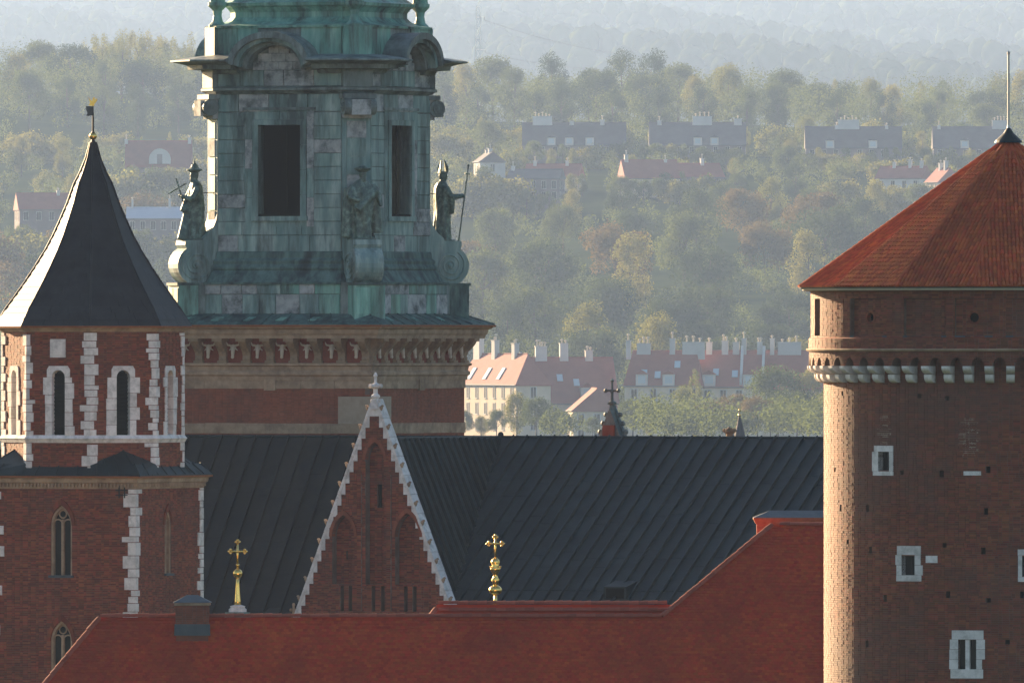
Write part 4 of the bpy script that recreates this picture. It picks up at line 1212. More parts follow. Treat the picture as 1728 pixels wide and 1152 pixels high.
# ------------------------------------------------------------------ round brick tower with conical tiled roof
def round_tower():
    Y = 480.0; k = Y/F
    u = lambda px: px*k
    z = lambda py: wz(py, Y)
    root = empty('round_tower', (wx(1702,Y), Y, 0))
    tag(root, 'massive round brown brick tower with stone corbels and orange conical tile roof', 'tower')
    RB, RD = u(312), u(334)
    def cyl(Rr): return lambda uu, v, d: ((Rr+d)*sin(uu/Rr), -(Rr+d)*cos(uu/Rr), v)
    PB, PD = cyl(RB), cyl(RD)
    def ub(px, Rr=RB): return Rr*math.asin(max(-1,min(1,(px-1702)*k/Rr)))
    MB().lathe([(RB-.32,0),(RB-.32,z(600)),(RD-.32,z(600)),(RD-.32,z(492)),(0.01,z(492))], 48).build('core', M['core'], root)
    lim = RB*radians(105)
    wdefs = [(1469,1502,750,800,1477,1495,760,793),(1507,1548,917,976,1515,1537,932,966),(1705,1747,922,976,1714,1736,932,968),(1595,1650,1057,1137,1608,1638,1072,1122)]
    holes = []
    for a,b,y0,y1,ia,ib,j0,j1 in wdefs:
        holes.append(rect_hole(ub(ia),ub(ib),z(j1),z(j0)))
    # putlog holes left from the scaffolding
    rr = random.Random(3)
    for row_y in (790,852,918,1000,1080,668):
        for px in range(1415,1728,58):
            p = px+rr.uniform(-16,16); y = row_y+rr.uniform(-7,7)
            if rr.random() < 0.72 and not any(a-10 < p < b+10 and y0-10 < y < y1+10 for a,b,y0,y1,*_ in wdefs):
                c = ub(p); holes.append(rect_hole(c-.07,c+.07,z(y)-.09,z(y)+.09))
    B, Mo = MB(), MB()
    brick_field(B, Mo, PB, z(1175), z(645), sub_spans(lambda v: [(-lim,lim)], holes), row=0.070, bl=0.235, seg=0.45, deep=0.28)
    # corbel zone wall and drum
    brick_field(B, Mo, PB, z(645), z(604), lambda v: [(-lim,lim)], row=0.070, bl=0.235, seg=0.45, deep=0.2)
    lim2 = RD*radians(100)
    pan = []
    for c, wd in ((-47,15),(-26.8,13.5),(-12,11),(3.5,12.5),(18.5,12),(34,13),(50,13)):
        pan.append((RD*radians(c-wd/2), RD*radians(c+wd/2)))
    slit = (RD*radians(-79.5), RD*radians(-73.5))
    ph = [rect_hole(a,b,z(567),z(505)) for a,b in pan]
    brick_field(B, Mo, PD, z(592), z(486), sub_spans(lambda v: [(-lim2,lim2)], ph+[rect_hole(*slit,z(567),z(505))]), row=0.070, bl=0.235, seg=0.45, deep=0.2)
    occ = []
    for i, (a,b) in enumerate(pan):
        hs = []
        if i in (0,2,4,6):
            c = (a+b)/2; rr_ = u(9)
            hs = [lambda v, c=c, rr_=rr_: (c-sqrt(max(0,rr_**2-(v-z(536))**2)), c+sqrt(max(0,rr_**2-(v-z(536))**2))) if abs(v-z(536)) < rr_ else None]
            occ.append(c)
        brick_field(B, Mo, PD, z(567), z(505), sub_spans(lambda v, a=a, b=b: [(a,b)], hs), d=-0.17, row=0.070, bl=0.235, seg=0.45, deep=0.18)
        pbox(MB(), PD, a, b, z(569), z(566), -0.1, 0.02).build('panel_sill', M['lead'], root)
    for c in occ:       # brick ring round each oculus
        n = 14
        o_ = [(c+u(12)*cos(2*pi*i/n), z(536)+u(12)*sin(2*pi*i/n)) for i in range(n+1)]
        i_ = [(c+u(8)*cos(2*pi*i/n), z(536)+u(8)*sin(2*pi*i/n)) for i in range(n+1)]
        pring(MB(), PD, o_, i_, -0.3, -0.14).build('oculus_ring', M['brick_brown'], root)
    # band under the drum: stone string and brick roll with arches over the corbels
    RC = u(337)
    PC = cyl(RC)
    brick_field(B, Mo, PC, z(588), z(571), lambda v: [(-RC*radians(104),RC*radians(104))], d=0.01, row=0.070, bl=0.235, seg=0.45, deep=0.2)
    MB().lathe([(RD-.1,z(571)),(RC+.0,z(571)),(RC-.06,z(569)),(RD-.1,z(568.8))], 96).build('drum_base', M['brick_brown'], root)
    MB().lathe([(RD-.1,z(593)),(RC+.06,z(592.5)),(RC+.10,z(590)),(RC+.08,z(588)),(RD-.1,z(587.5))], 96).build('string_course', M['sandstone'], root, smooth=False)
    nC = 58
    pit = 2*pi*RC/nC
    cuv = lambda i: RC*(2*pi*(i)/nC) - 8*k
    # arches: brick spandrel over each opening between corbels
    ar = arch = MB(); arm = MB()
    hol = []
    for i in range(-nC//2, nC//2):
        c = cuv(i+0.5)
        hol.append(arch_hole(c, pit*0.5-u(8), z(650), z(614)))
    brick_field(B, Mo, PC, z(616.5), z(593), sub_spans(lambda v: [(-RC*radians(104),RC*radians(104))], hol), row=0.05, bl=0.19, seg=0.45, deep=0.45)
    B.build('bricks', M['brick_brown'], root, kind='stuff'); Mo.build('mortar', M['mortar'], root)
    def corbel_mesh():
        m = MB(); w = u(14)
        P = plane(0,0,FRONT)
        for (d1, ya, yb) in ((u(28), 617, 630.5), (u(16), 631, 645)):
            pf = [(-.1,yb),(d1*0.35,yb),(d1*0.72,yb-2.5),(d1*0.93,yb-6.5),(d1,yb-10),(d1,ya),(-.1,ya)]
            m.extrude([P(-w/2,z(y),d) for d,y in pf], (w,0,0))
        return m.mesh('corbel', M['white_stone'])
    cm = corbel_mesh()
    for i in range(nC):
        th = cuv(i-nC/2)/RC
        if abs(th) > radians(112): continue
        o = link('corbel', cm, root)
        o.location = (RB*sin(th), -RB*cos(th), 0); o.rotation_euler = (0,0,th)
    # windows with stone surrounds
    for wi, (a,b,y0,y1,ia,ib,j0,j1) in enumerate(wdefs):
        ua_, ub_, ia_, ib_ = ub(a), ub(b), ub(ia), ub(ib)
        win = pbox(MB(), PB, ia_-.02, ib_+.02, z(j1)-.02, z(j0)+.02, -.26, -.22).build('window', M['glass'], root)
        pbox(MB(), PB, ua_+R.uniform(0,.06), ub_-R.uniform(0,.06), z(j0), z(y0), -.25, .035).build('lintel', M['white_stone'], win)
        pbox(MB(), PB, ua_+R.uniform(0,.08), ub_-R.uniform(0,.04), z(y1), z(j1), -.25, .05).build('sill', M['white_stone'], win)
        for s in (0,1):
            p, q = (ua_, ia_) if s == 0 else (ib_, ub_)
            nj = 1 if y1-y0 < 55 else 3 if y1-y0 > 70 else 2
            for t in range(nj):
                jl = z(j1)+(z(j0)-z(j1))*t/nj; jh = z(j1)+(z(j0)-z(j1))*(t+1)/nj
                e = R.uniform(-.06,.05)
                pp, qq = (p+e, q) if s == 0 else (p, q+e)
                pbox(MB(), PB, pp, qq, jl+.005, jh-.005, -.25, .03).build('jamb_stone', M['white_stone'], win)
        if wi == 3:
            c = (ia_+ib_)/2
            pbox(MB(), PB, c-u(3.5), c+u(3.5), z(j1), z(j0), -.22, -.02).build('mullion', M['white_stone'], win)
        else:
            pbox(MB(), PB, (ia_+ib_)/2-.02, (ia_+ib_)/2+.02, z(j1), z(j0), -.22, -.18).build('mullion', M['iron'], win)
    for a,b,y0,y1 in ((1617,1646,792,799),(1555,1574,933,945)):
        pbox(MB(), PB, ub(a), ub(b), z(y1), z(y0), -.1, .03).build('stray_stone', M['white_stone'], root)
    # bricked-up openings: slightly proud pale patches of repaired bricks
    def blot(c, w, y0, y1):
        def f(v):
            t = (v-z(y1))/(z(y0)-z(y1)); hw_ = w*(0.55+0.45*sin(pi*min(1,max(0,t))))*(0.8+0.3*sin(v*37.0))
            return [(ub(c)-hw_, ub(c)+hw_)]
        brick_field(B2, M2, PB, z(y1), z(y0), f, d=0.012, row=0.060, bl=0.19, joint=0.026, seg=0.45, deep=0.1)
    for args in ((1486, u(15), 700, 748), (1626, u(19), 704, 768)):
        B2, M2 = MB(), MB()
        blot(*args)
        pm = M2.build('patch_mortar', M['plaster'], root); B2.build('patched_bricks', M['brick_brown'], pm, kind='stuff')
    # eaves: fascia ring and roof
    nF = 16
    poly = lambda r: [(r*sin(radians(11.25+22.5*i)), -r*cos(radians(11.25+22.5*i))) for i in range(nF)]
    RE = u(359)
    MB().sweep(poly(RE), [(-u(30),z(491)),(-0.16,z(491)),(-0.10,z(490)),(-0.06,z(483.5)),(-.3,z(483))]).build('eaves_fascia', M['fascia'], root)
    MB().sweep(poly(RE), [(-.14,z(487)),(-0.01,z(487)),(0.01,z(483.8)),(-.14,z(483.6))]).build('gutter', M['lead'], root)
    apx = Vector((0,0,z(232)))
    T = MB(); Bk = MB()
    for i in range(nF):
        a0, a1 = radians(11.25+22.5*(i-1)), radians(11.25+22.5*i)
        A0 = Vector((RE*sin(a0),-RE*cos(a0),z(484))); A1 = Vector((RE*sin(a1),-RE*cos(a1),z(484)))
        Bk.add([A0,A1,apx],[(0,1,2)])
        mid = (a0+a1)/2
        if abs((mid+pi)%(2*pi)-pi) > radians(118): continue
        ex = (A1-A0).normalized(); M0 = (A0+A1)/2
        up = (apx-M0); Ls = up.length; up.normalize()
        nm = ex.cross(up).normalized()
        hw0 = (A1-A0).length/2
        tw, ex_ = 0.128, 0.22
        rows = int(Ls/ex_)-3
        for r in range(rows):
            s0 = r*ex_-0.03
            hw = hw0*(1-max(0,s0)/Ls)
            n_ = int(hw/tw)+2
            for c in range(-n_, n_+1):
                cx = c*tw+(0.0 if True else tw/2)
                if abs(cx)+tw*0.3 > hw: continue
                j = R.uniform(-.006,.006); tl = 0.004+R.uniform(-.003,.004)
                base = M0+ex*(cx+j)
                pts = []
                for (ss, lift, wsc) in ((s0, tl+.016, 1.0), (s0+ex_*1.25, .002, 0.92)):
                    for (t, hgt) in ((-0.5,0.0),(-0.28,.040),(0.0,.055),(0.28,.040),(0.5,0.0)):
                        pts.append(base+ex*(t*tw*wsc)+up*ss+nm*(lift+hgt))
                pts += [base+ex*(-.5*tw)+up*s0, base+ex*(.5*tw)+up*s0]
                T.add(pts,[(0,1,6,5),(1,2,7,6),(2,3,8,7),(3,4,9,8),(10,11,4,3,2,1,0)])
    Bk.build('roof_deck', M['cone_tile'], root)
    T.build('roof_tiles', M['cone_tile'], root, kind='stuff')
    for i in range(nF):
        a0 = radians(11.25+22.5*i)
        if abs((a0+pi)%(2*pi)-pi) > radians(118): continue
        A0 = Vector((RE*sin(a0),-RE*cos(a0),z(484)))
        d = apx-A0; n_ = 27
        for q in range(n_-1):
            p0 = A0+d*(q/n_)+Vector((0,0,.012)); p1 = A0+d*((q+1.05)/n_)+Vector((0,0,.012))
            MB().tube(p0,p1,.052,.044,8).build('hip_tile', M['cone_tile'], root)
    cap = MB().lathe([(u(24),z(241)),(u(22),z(237)),(u(9),z(225)),(u(5),z(219)),(u(2.6),z(216)),(0.01,z(215.8))],16).build('roof_cap', M['seam_blue'], root)
    MB().lathe([(u(3.0),z(218)),(u(2.0),z(212)),(u(1.9),z(92)),(u(2.6),z(91)),(u(2.6),z(88)),(0.01,z(86.5))],10).build('mast', M['steel'], root)
round_tower()

# ------------------------------------------------------------------ long red-tiled roof in front of the cathedral
def red_roof():
    Y0 = 530.0; k = Y0/F
    z = lambda py: wz(py, Y0)
    x = lambda px: wx(px, Y0)
    zr = z(1041); TP = tan(radians(50))
    root = empty('long_building', (x(900), Y0-6, 0))
    tag(root, 'long building under a plain red tile roof stepping up towards the round tower', 'building')
    ox, oy = root.location.x, root.location.y
    Yat = lambda zz: Y0+(zz-zr)/TP
    ztop, zev = z(888), z(1300)
    sl = sin(radians(50))
    up = Vector((0,1/TP,1)).normalized(); nm = Vector((0,-1,1/TP)).normalized(); ex = Vector((1,0,0))
    def leftx(zz):
        if zz > zr: return x(1116)+(x(1306)-x(1116))*min(1,(zz-zr)/(ztop-zr))
        return x(170)+(x(80)-x(170))*(zr-zz)/(z(1042)-z(1152))
    xr = x(1480)
    T = MB()
    tw, exd = 0.17, 0.125
    rows = int((ztop-zev)/sl/exd)
    for r in range(rows+1):
        zz = zev + r*exd*sl
        xl = leftx(zz+exd*sl*.5)
        off = (r % 2)*tw/2
        n0 = math.floor((xl-off)/tw)
        c = n0*tw+off
        sag = 0.0
        while c < xr:
            p, q = max(c+.004, xl), c+tw-.004
            c += tw
            if q-p < .04: continue
            b = Vector((p-ox, Yat(zz)-oy, zz)); w_ = q-p
            l0 = .034+R.uniform(-.004,.006); l1 = .006
            ln = exd*1.12
            jb = R.uniform(-.006,.006)
            tp = [(0,ln,l1),(w_,ln,l1),(w_,.03+jb,l0),(w_*.75,.006+jb,l0),(w_*.25,.006+jb,l0),(0,.03+jb,l0)]
            vs = [b+ex*a+up*s_+nm*l_ for a,s_,l_ in tp]
            vs += [b+ex*a+up*s_+nm*(l_-.022) for a,s_,l_ in tp[2:]]
            T.add(vs,[(0,5,4,3,2,1),(2,3,7,6),(3,4,8,7),(4,5,9,8)])
    T.build('roof_tiles', M['red_tile'], root, kind='stuff')
    # roof body under the tiles
    def pt(px_, zz): return (px_-ox, Yat(zz)-oy, zz)
    body = MB()
    poly = [pt(leftx(zev),zev),pt(xr,zev),pt(xr,ztop),pt(x(1306),ztop),pt(x(1117),zr+.02),pt(x(170),zr)]
    body.extrude(poly, (0,0.10,-0.08)); body.build('roof_deck', M['red_tile'], root)
    yb = 2*Y0-Yat(zev)
    m = MB()
    m.add([(x(170)-ox,Y0-oy,zr-.03),(x(1117)-ox,Y0-oy,zr-.03),(x(1117)-ox,Y0+8-oy,zev),(leftx(zev)-ox,Y0+8-oy,zev),(leftx(zev)-ox,Yat(zev)-oy,zev)],[(0,1,2,3),(0,3,4)])
    yt = Yat(ztop)
    m.add([(x(1306)-ox,yt-oy,ztop-.03),(xr-ox,yt-oy,ztop-.03),(xr-ox,yt+9-oy,zev),(x(1117)-ox,yt+9-oy,zev),(x(1117)-ox,Y0-oy,zr-.03)],[(0,1,2,3),(0,3,4)])
    m.build('rear_roof', M['red_tile'], root)
    m = MB(); m.box(leftx(zev)+.5-ox,xr-.5-ox,Yat(zev)+.5-oy,Y0+7.5-oy,0,zev); m.build('wall', M['cream'], root)
    # ridge and hip tiles: one shared mesh
    mm = MB(); n = 8
    vs = []
    for (l, r_) in ((0,.125),(0.37,.105)):
        for i in range(n+1):
            t = pi*i/n; vs.append((l, r_*cos(t), r_*1.0*sin(t)))
    for (l, r_) in ((0,.125),):
        pass
    fs = [(i,i+1,n+2+i,n+1+i) for i in range(n)]+[tuple(range(n,-1,-1))]
    mm.add(vs, fs)
    rt = mm.mesh('ridge_tile', M['ridge_tile'])
    def ridge(p, q, name='ridge_tile'):
        p, q = Vector(p), Vector(q); d = q-p; cnt = max(1,int(d.length/0.34)); d.normalize()
        eul = d.to_track_quat('X','Z').to_euler()
        for i in range(cnt):
            o = link(name, rt, root)
            o.location = p+d*(i*0.34)+Vector((0,0,.02+R.uniform(-.008,.008))); o.rotation_euler = (eul.x+R.uniform(-.03,.03),eul.y,eul.z+R.uniform(-.02,.02))
    ridge(pt(x(1117),zr), pt(x(170),zr))
    ridge(pt(xr,ztop), pt(x(1306),ztop))
    zlow = z(1180)
    ridge(pt(leftx(zlow),zlow), pt(x(170),zr), 'hip_tile')
    ridge(pt(x(1117),zr), pt(x(1306),ztop), 'hip_tile')
    # second ridge behind
    z2 = z(1020); y2 = Y0+0.9
    m = MB(); m.add([(x(737)-ox,y2-oy,z2),(x(1128)-ox,y2-oy,z2),(x(1128)-ox,y2-oy-.6,z2-.62),(x(722)-ox,y2-oy-.6,z2-.62)],[(0,1,2,3)])
    m.extrude([(x(737)-ox,y2-oy,z2-.01),(x(1135)-ox,y2-oy,z2-.01),(x(1135)-ox,y2-oy+4,z2-4),(x(660)-ox,y2-oy+4,z2-4)],(0,0,-.05))
    m.build('rear_ridge_slope', M['red_tile'], root)
    for zz_, dy in ((z2,0.0),(z2-.24,-.26)):
        ridge((x(1126)-ox,y2-oy+dy,zz_),(x(740)-ox,y2-oy+dy,zz_))
    ridge((x(728)-ox,y2-oy-.4,z2-.42),(x(742)-ox,y2-oy,z2))
    # wide brick chimney stack behind the upper ridge, with flat metal capping
    yc = yt+1.4
    kc = yc/F
    cz = lambda py: wz(py, yc)
    xl, xrr = wx(1277,yc)-ox, wx(1440,yc)-ox
    Bk, Mo = MB(), MB()
    P = plane((xl+xrr)/2, yc-oy, FRONT)
    w2 = (xrr-xl)/2
    brick_field(Bk, Mo, P, cz(930), cz(884), lambda v: [(-w2,w2)], row=.08, bl=.26)
    st = MB().box(xl+.01,xrr-.01,yc-oy+.03,yc-oy+1.1,cz(1000),cz(884)).build('chimney_stack', M['brick_orange'], root)
    Bk.build('bricks', M['brick_orange'], st, kind='stuff'); Mo.build('mortar', M['brick_orange'], st)
    MB().sweep([(xl,yc-oy),(xrr,yc-oy),(xrr,yc-oy+1.1),(xl,yc-oy+1.1)], [(0,cz(884)),(.04,cz(883)),(.10,cz(877)),(.12,cz(876)),(.12,cz(873)),(0,cz(873))]).build('chimney_cornice', M['rust'], st)
    m = MB(); m.add([(xl-.14,yc-oy-.14,cz(873)),(xrr+.14,yc-oy-.14,cz(873)),(xrr+.14,yc-oy+1.24,cz(873)),(xl-.14,yc-oy+1.24,cz(873)),(xl+.5,yc-oy+.5,cz(861)),(xrr-.5,yc-oy+.5,cz(861))],[(0,1,5,4),(1,2,5),(2,3,4,5),(3,0,4)])
    m.build('chimney_cap', M['lead'], st)
    # chimney near the left hip
    xa, xb = x(297)-ox, x(353)-ox
    ya = Y0-oy-0.75
    wq = (xb-xa)/2; cx = (xa+xb)/2
    Bk, Mo = MB(), MB()
    ch = MB().box(xa+.02,xb-.02,ya+.02,ya+.95,z(1090),z(1022)).build('chimney_stack', M['brick_smooth'], root)
    for ang, P in ((FRONT,plane(cx,ya,FRONT)),(RIGHT,plane(xb,ya+.48,RIGHT)),(LEFT,plane(xa,ya+.48,LEFT))):
        ww = wq if ang == FRONT else .48
        brick_field(Bk, Mo, P, z(1062), z(1021), lambda v: [(-ww,ww)], row=.075, bl=.25, deep=.015)
    Bk.build('bricks', M['brick_smooth'], ch, kind='stuff'); Mo.build('mortar', M['mortar'], ch)
    ring = [(xa,ya),(xb,ya),(xb,ya+.96),(xa,ya+.96)]
    MB().sweep(ring, [(0,z(1021)),(.05,z(1020)),(.05,z(1016)),(0,z(1016))]).build('chimney_band', M['sandstone'], ch)
    m = MB(); e = .1
    m.add([(xa-e,ya-e,z(1015.5)),(xb+e,ya-e,z(1015.5)),(xb+e,ya+.96+e,z(1015.5)),(xa-e,ya+.96+e,z(1015.5)),(xa+.4,ya+.48,z(1003)),(xb-.4,ya+.48,z(1003))],[(0,1,5,4),(1,2,5),(2,3,4,5),(3,0,4),(3,2,1,0)])
    m.build('chimney_cap', M['lead'], ch)
    MB().sweep(ring, [(-.02,z(1070)),(.05,z(1071)),(.035,z(1052)),(-.02,z(1052))]).build('lead_flashing', M['lead'], ch)
red_roof()

# ------------------------------------------------------------------ gilded crosses on the chapels behind the red roof
def gilded(px, Yp, kind, label):
    k = Yp/F; s = k
    z = lambda py: wz(py, Yp)
    X = wx(px, Yp)
    ch = empty('chapel', (X,Yp,0)); tag(ch, 'domed side chapel under the %s' % ('gilded cross with tall flared stem' if kind == 0 else 'gilded cross with crown and globe'), 'chapel')
    yb = 1020 if kind == 0 else 1022
    MB().lathe([(3.4,0),(3.4,z(1330)),(3.6,z(1325)),(3.5,z(1300)),(3.2,z(1240)),(2.4,z(1180)),(1.3,z(1140)),(1.0,z(1130)),(.9,z(1060)),(1.0,z(1050)),(.5,z(1040)),(.5,z(yb+12)),(0.01,z(yb+12))],16).build('dome', M['copper_dark'], ch)
    root = empty('gilded_cross', (X,Yp,z(yb+12))); tag(root, label, 'cross', None)
    z0 = z(yb+12)
    zz = lambda py: z(py)-z0
    def cross(yt, ybm, yc, arm):
        m = MB()
        m.tube((0,0,zz(ybm)),(0,0,zz(yt+2)),2.0*s,1.7*s,8)
        m.tube((-arm*s,0,zz(yc)),(arm*s,0,zz(yc)),1.8*s,n=8)
        for cx, cy in ((-arm,yc),(arm,yc),(0,yt+3)):
            for a in range(3):
                d = (-1,0) if cx < 0 else (1,0) if cx > 0 else (0,1)
                ax_, ay_ = (d[0]*3 if a == 0 else (0 if d[0] else (3 if a == 1 else -3))), (d[1]*3 if a == 0 else (0 if d[1] else (3 if a == 1 else -3)))
                m.ball(((cx+ax_)*s,0,zz(cy)+ay_*s),2.4*s,8,6)
        m.ball((0,0,zz(yc)),3.0*s,8,6)
        m.build('cross', M['gold'], root, True)
    if kind == 0:
        MB().lathe([(0.01,0),(15*s,0),(15*s,zz(1027)),(12*s,zz(1025)),(13*s,zz(1022)),(6*s,zz(1020)),(0.01,zz(1020))],12).build('stone_base', M['white_stone'], root)
        MB().lathe([(0.01,zz(1020)),(6*s,zz(1020)),(5*s,zz(1014)),(3*s,zz(985)),(2.4*s,zz(975)),(0.01,zz(974))],12).build('flared_stem', M['gold'], root, True)
        MB().ball((0,0,zz(967)),8.0*s,18,12,(1,1,1.02)).build('globe', M['gold'], root, True)
        cross(911,960,930,12)
        m = MB(); m.ball((0,0,zz(953)),3.2*s,8,6); m.build('knop', M['gold'], root, True)
    else:
        MB().lathe([(0.01,0),(3.5*s,0),(3*s,zz(1005)),(0.01,zz(1003))],12).build('stem', M['gold'], root, True)
        MB().ball((0,0,zz(995)),11*s,20,14,(1,1,.8)).build('globe', M['gold'], root, True)
        MB().lathe([(3*s,zz(988)),(5*s,zz(983)),(7*s,zz(978)),(4*s,zz(973)),(3.5*s,zz(968)),(8*s,zz(962)),(9*s,zz(958)),(5*s,zz(954)),(8*s,zz(949)),(6*s,zz(944)),(2*s,zz(940)),(0.01,zz(939))],12).build('crown', M['gold'], root, True)
        for a in range(6):
            MB().ball((8.5*s*cos(a*pi/3),8.5*s*sin(a*pi/3),zz(956)),1.9*s,7,5).build('crown_pearl', M['gold'], root, True)
        cross(903,945,917,11)
gilded(401, 590, 0, 'gilded cross on a globe and tall flared stem with white stone foot')
gilded(836, 596, 1, 'gilded cross rising from an ornate crown above a golden globe')

# ------------------------------------------------------------------ houses on the far side of the river
KEEP = []        # parts of the picture each house should stay visible in: (x0,x1,y0,y1,Y)
def house(label, px, Y, W, D, b, py_eave, py_ridge, wall='cream', roof='roof_red', chimneys=(), skylights=(), windows=(5,2), dormers=(), firewalls=(), hip=0.0, keep=None, group=None, name='house', flat=False, wpos=1.35):
    Y = Y*BS
    X = wx(px, Y)
    g = ground_z(X, Y)-0.6
    root = empty(name, (X, Y, g), -radians(b)); root.scale = (BS,BS,BS)
    tag(root, label, 'house', group)
    if keep: KEEP.append((*keep, Y))
    ze, zr = (wz(py_eave, Y)-g)/BS, (wz(py_ridge, Y)-g)/BS
    hw, hd = W/2, D/2
    ov = 0.5
    wl = MB().box(-hw,hw,-hd,hd,0,ze)
    if hip == 0 and not flat:
        for s in (-1,1):
            wl.add([(s*hw,-hd,ze),(s*hw,hd,ze),(s*hw,0,zr-.15),(s*(hw-.3),-hd,ze),(s*(hw-.3),hd,ze),(s*(hw-.3),0,zr-.15)],[(0,1,2),(5,4,3)])
    wl.build('wall', M[wall], root)
    r = MB(); rx = hw+ov*0.6
    tp = (zr-ze)/hd
    e0 = ze-ov*tp*0.5; yo = hd+ov*0.5
    hx = rx-hip
    r.add([(-rx,-yo,e0),(rx,-yo,e0),(hx,0,zr),(-hx,0,zr),(-rx,yo,e0),(rx,yo,e0),
           (-rx,-yo,e0-.25),(rx,-yo,e0-.25),(rx,yo,e0-.25),(-rx,yo,e0-.25)],
          [(0,1,2,3),(5,4,3,2),(1,5,2),(4,0,3),(0,6,7,1),(1,7,8,5),(5,8,9,4),(4,9,6,0),(6,9,8,7)])
    rf = r.build('roof', M[roof], root)
    MB().tube((-hx,0,zr+.03),(hx,0,zr+.03),.14,n=6).build('ridge_capping', M[roof], rf)
    MB().tube((-rx,-yo-.08,e0-.1),(rx,-yo-.08,e0-.1),.10,n=6).build('gutter', M['lead'], rf)
    nrm = Vector((0,-tp,1)).normalized()
    for fx, fv, *sz in skylights:
        c = Vector((fx*hw, -yo*(1-fv), e0+(zr-e0)*fv))
        sv = Vector((0,1,tp)).normalized()
        a, q = (sz[0] if sz else .55), (sz[1] if len(sz) > 1 else .9)
        pts = [c+Vector((sx*a,0,0))+sv*(sy*q)+nrm*.06 for sx,sy in ((-1,-1),(1,-1),(1,1),(-1,1))]
        sk = MB().extrude(pts, nrm*.10).build('skylight', M['skylight'], rf)
    for (fx, w_, top, pots) in chimneys:
        zt = (wz(top, Y)-g)/BS; cx = fx*hw
        yy = -0.2
        c = MB(); c.box(cx-w_/2,cx+w_/2,yy-.5,yy+.5,zr-1.6,zt); c.box(cx-w_/2-.1,cx+w_/2+.1,yy-.6,yy+.6,zt,zt+.15)
        co = c.build('chimney', M['whitewash'], root)
        for i in range(pots):
            px_ = cx+(i-(pots-1)/2)*(w_/max(1,pots))*0.9
            hh = R.choice([.3,.5,.9])
            m = MB().tube((px_,yy,zt+.15),(px_,yy,zt+.15+hh),.16,.14,8)
            m.lathe([(.3,zt+.15+hh),(.3,zt+.2+hh),(.22,zt+.4+hh),(0.01,zt+.5+hh)],8,px_,yy)
            m.build('chimney_pot', M['cream'], co)
    n, rows = windows
    for P, wh in ((plane(0,-hd,FRONT),hw),(plane(hw,0,RIGHT),hd),(plane(-hw,0,LEFT),hd)):
        nn = n if wh == hw else max(1,int(n*hd/hw))
        for j in range(rows):
            zt = ze-0.9-j*3.0
            for i in range(nn):
                c = -wh+2*wh*(i+.5)/nn
                w = pbox(MB(), P, c-.55, c+.55, zt-2.0, zt, -.2, .03).build('window', M['glass'], root)
                fr = MB()
                for s in (-1,1): pbox(fr, P, c+s*.6-.07, c+s*.6+.07, zt-2.07, zt+.07, -.1, .07)
                pbox(fr, P, c-.67, c+.67, zt, zt+.12, -.1, .07); pbox(fr, P, c-.75, c+.75, zt-2.15, zt-2.0, -.1, .14); pbox(fr, P, c-.04, c+.04, zt-2, zt, -.1, .05)
                fr.build('window_frame', M['clad_grey' if wall == 'wall_dark' else 'whitewash'], w)
    for (fx, w_, fv) in dormers:
        cx = fx*hw; y0 = -yo*(1-fv)-.2; zb = e0+(zr-e0)*fv
        h = 2.0
        d = MB(); yb = y0+h/tp+.6
        d.box(cx-w_/2,cx+w_/2,y0,yb,zb-.2,zb+h)
        do = d.build('dormer', M['whitewash'], root)
        d = MB(); d.add([(cx-w_/2-.2,y0-.2,zb+h),(cx+w_/2+.2,y0-.2,zb+h),(cx,y0-.2,zb+h+w_*.35),(cx-w_/2-.2,yb+.5,zb+h),(cx+w_/2+.2,yb+.5,zb+h),(cx,yb+.5,zb+h+w_*.35)],[(0,1,2),(0,2,5,3),(1,4,5,2),(5,4,3)])
        d.build('dormer_roof', M[roof], do)
        MB().box(cx-w_*.32,cx+w_*.32,y0-.04,y0,zb+.3,zb+h-.3).build('dormer_window', M['skylight'], do)
    for fx in firewalls:
        cx = fx*hw
        P = [(cx,-yo*0.95,e0+.1),(cx,0,zr+.1),(cx,yo*.95,e0+.1),(cx,yo*.95,e0+.9),(cx,.8,zr+1.0),(cx,-.8,zr+1.0),(cx,-yo*.95,e0+.9)]
        MB().extrude([(p[0]-.22,p[1],p[2]) for p in P],(.45,0,0)).build('firewall', M['whitewash'], root)
    return root

YB = 2800
kb = YB/F
house('pale block with lit cream facade, red roof and row of roof windows beside the trees', 848, YB, 31, 7, 68, 645, 597, windows=(7,3), hip=3.0,
      chimneys=((-.75,3.0,570,3),(-.2,1.6,575,2),(.45,1.5,580,2)), skylights=((-.6,.35,.8,1.3),(-.1,.35,.8,1.3),(.35,.35,.8,1.3)), keep=(785,890,570,706))
house('house with broad red roof and white parapet wall, dormer in front', 955, YB+14, 17.5, 17, -8, 678, 603, windows=(5,2), firewalls=(-1.0,),
      chimneys=((-.55,2.2,585,4),(-.05,1.6,580,2),(.5,1.4,592,2)), skylights=((-.2,.55),(.15,.45)), dormers=((.35,2.6,.12),), keep=(880,1030,585,680))
house('small cream gabled house tucked between trees below the white parapet wall', 1003, YB-60, 5.5, 9, 80, 690, 655, windows=(2,2), keep=(985,1022,650,700))
house('terraced house with red roof, two pale dormers and tall lit end chimney', 1122, YB, 14.5, 13, 4, 648, 592, windows=(4,2), hip=1.5,
      chimneys=((-.95,.9,575,1),(-.55,2.6,580,3),(.2,1.0,572,1),(.75,4.2,578,3)), skylights=((-.5,.35),(-.15,.3),(.35,.6)), dormers=((-.55,2.2,.02),(.15,2.2,.02)), keep=(1060,1185,570,655))
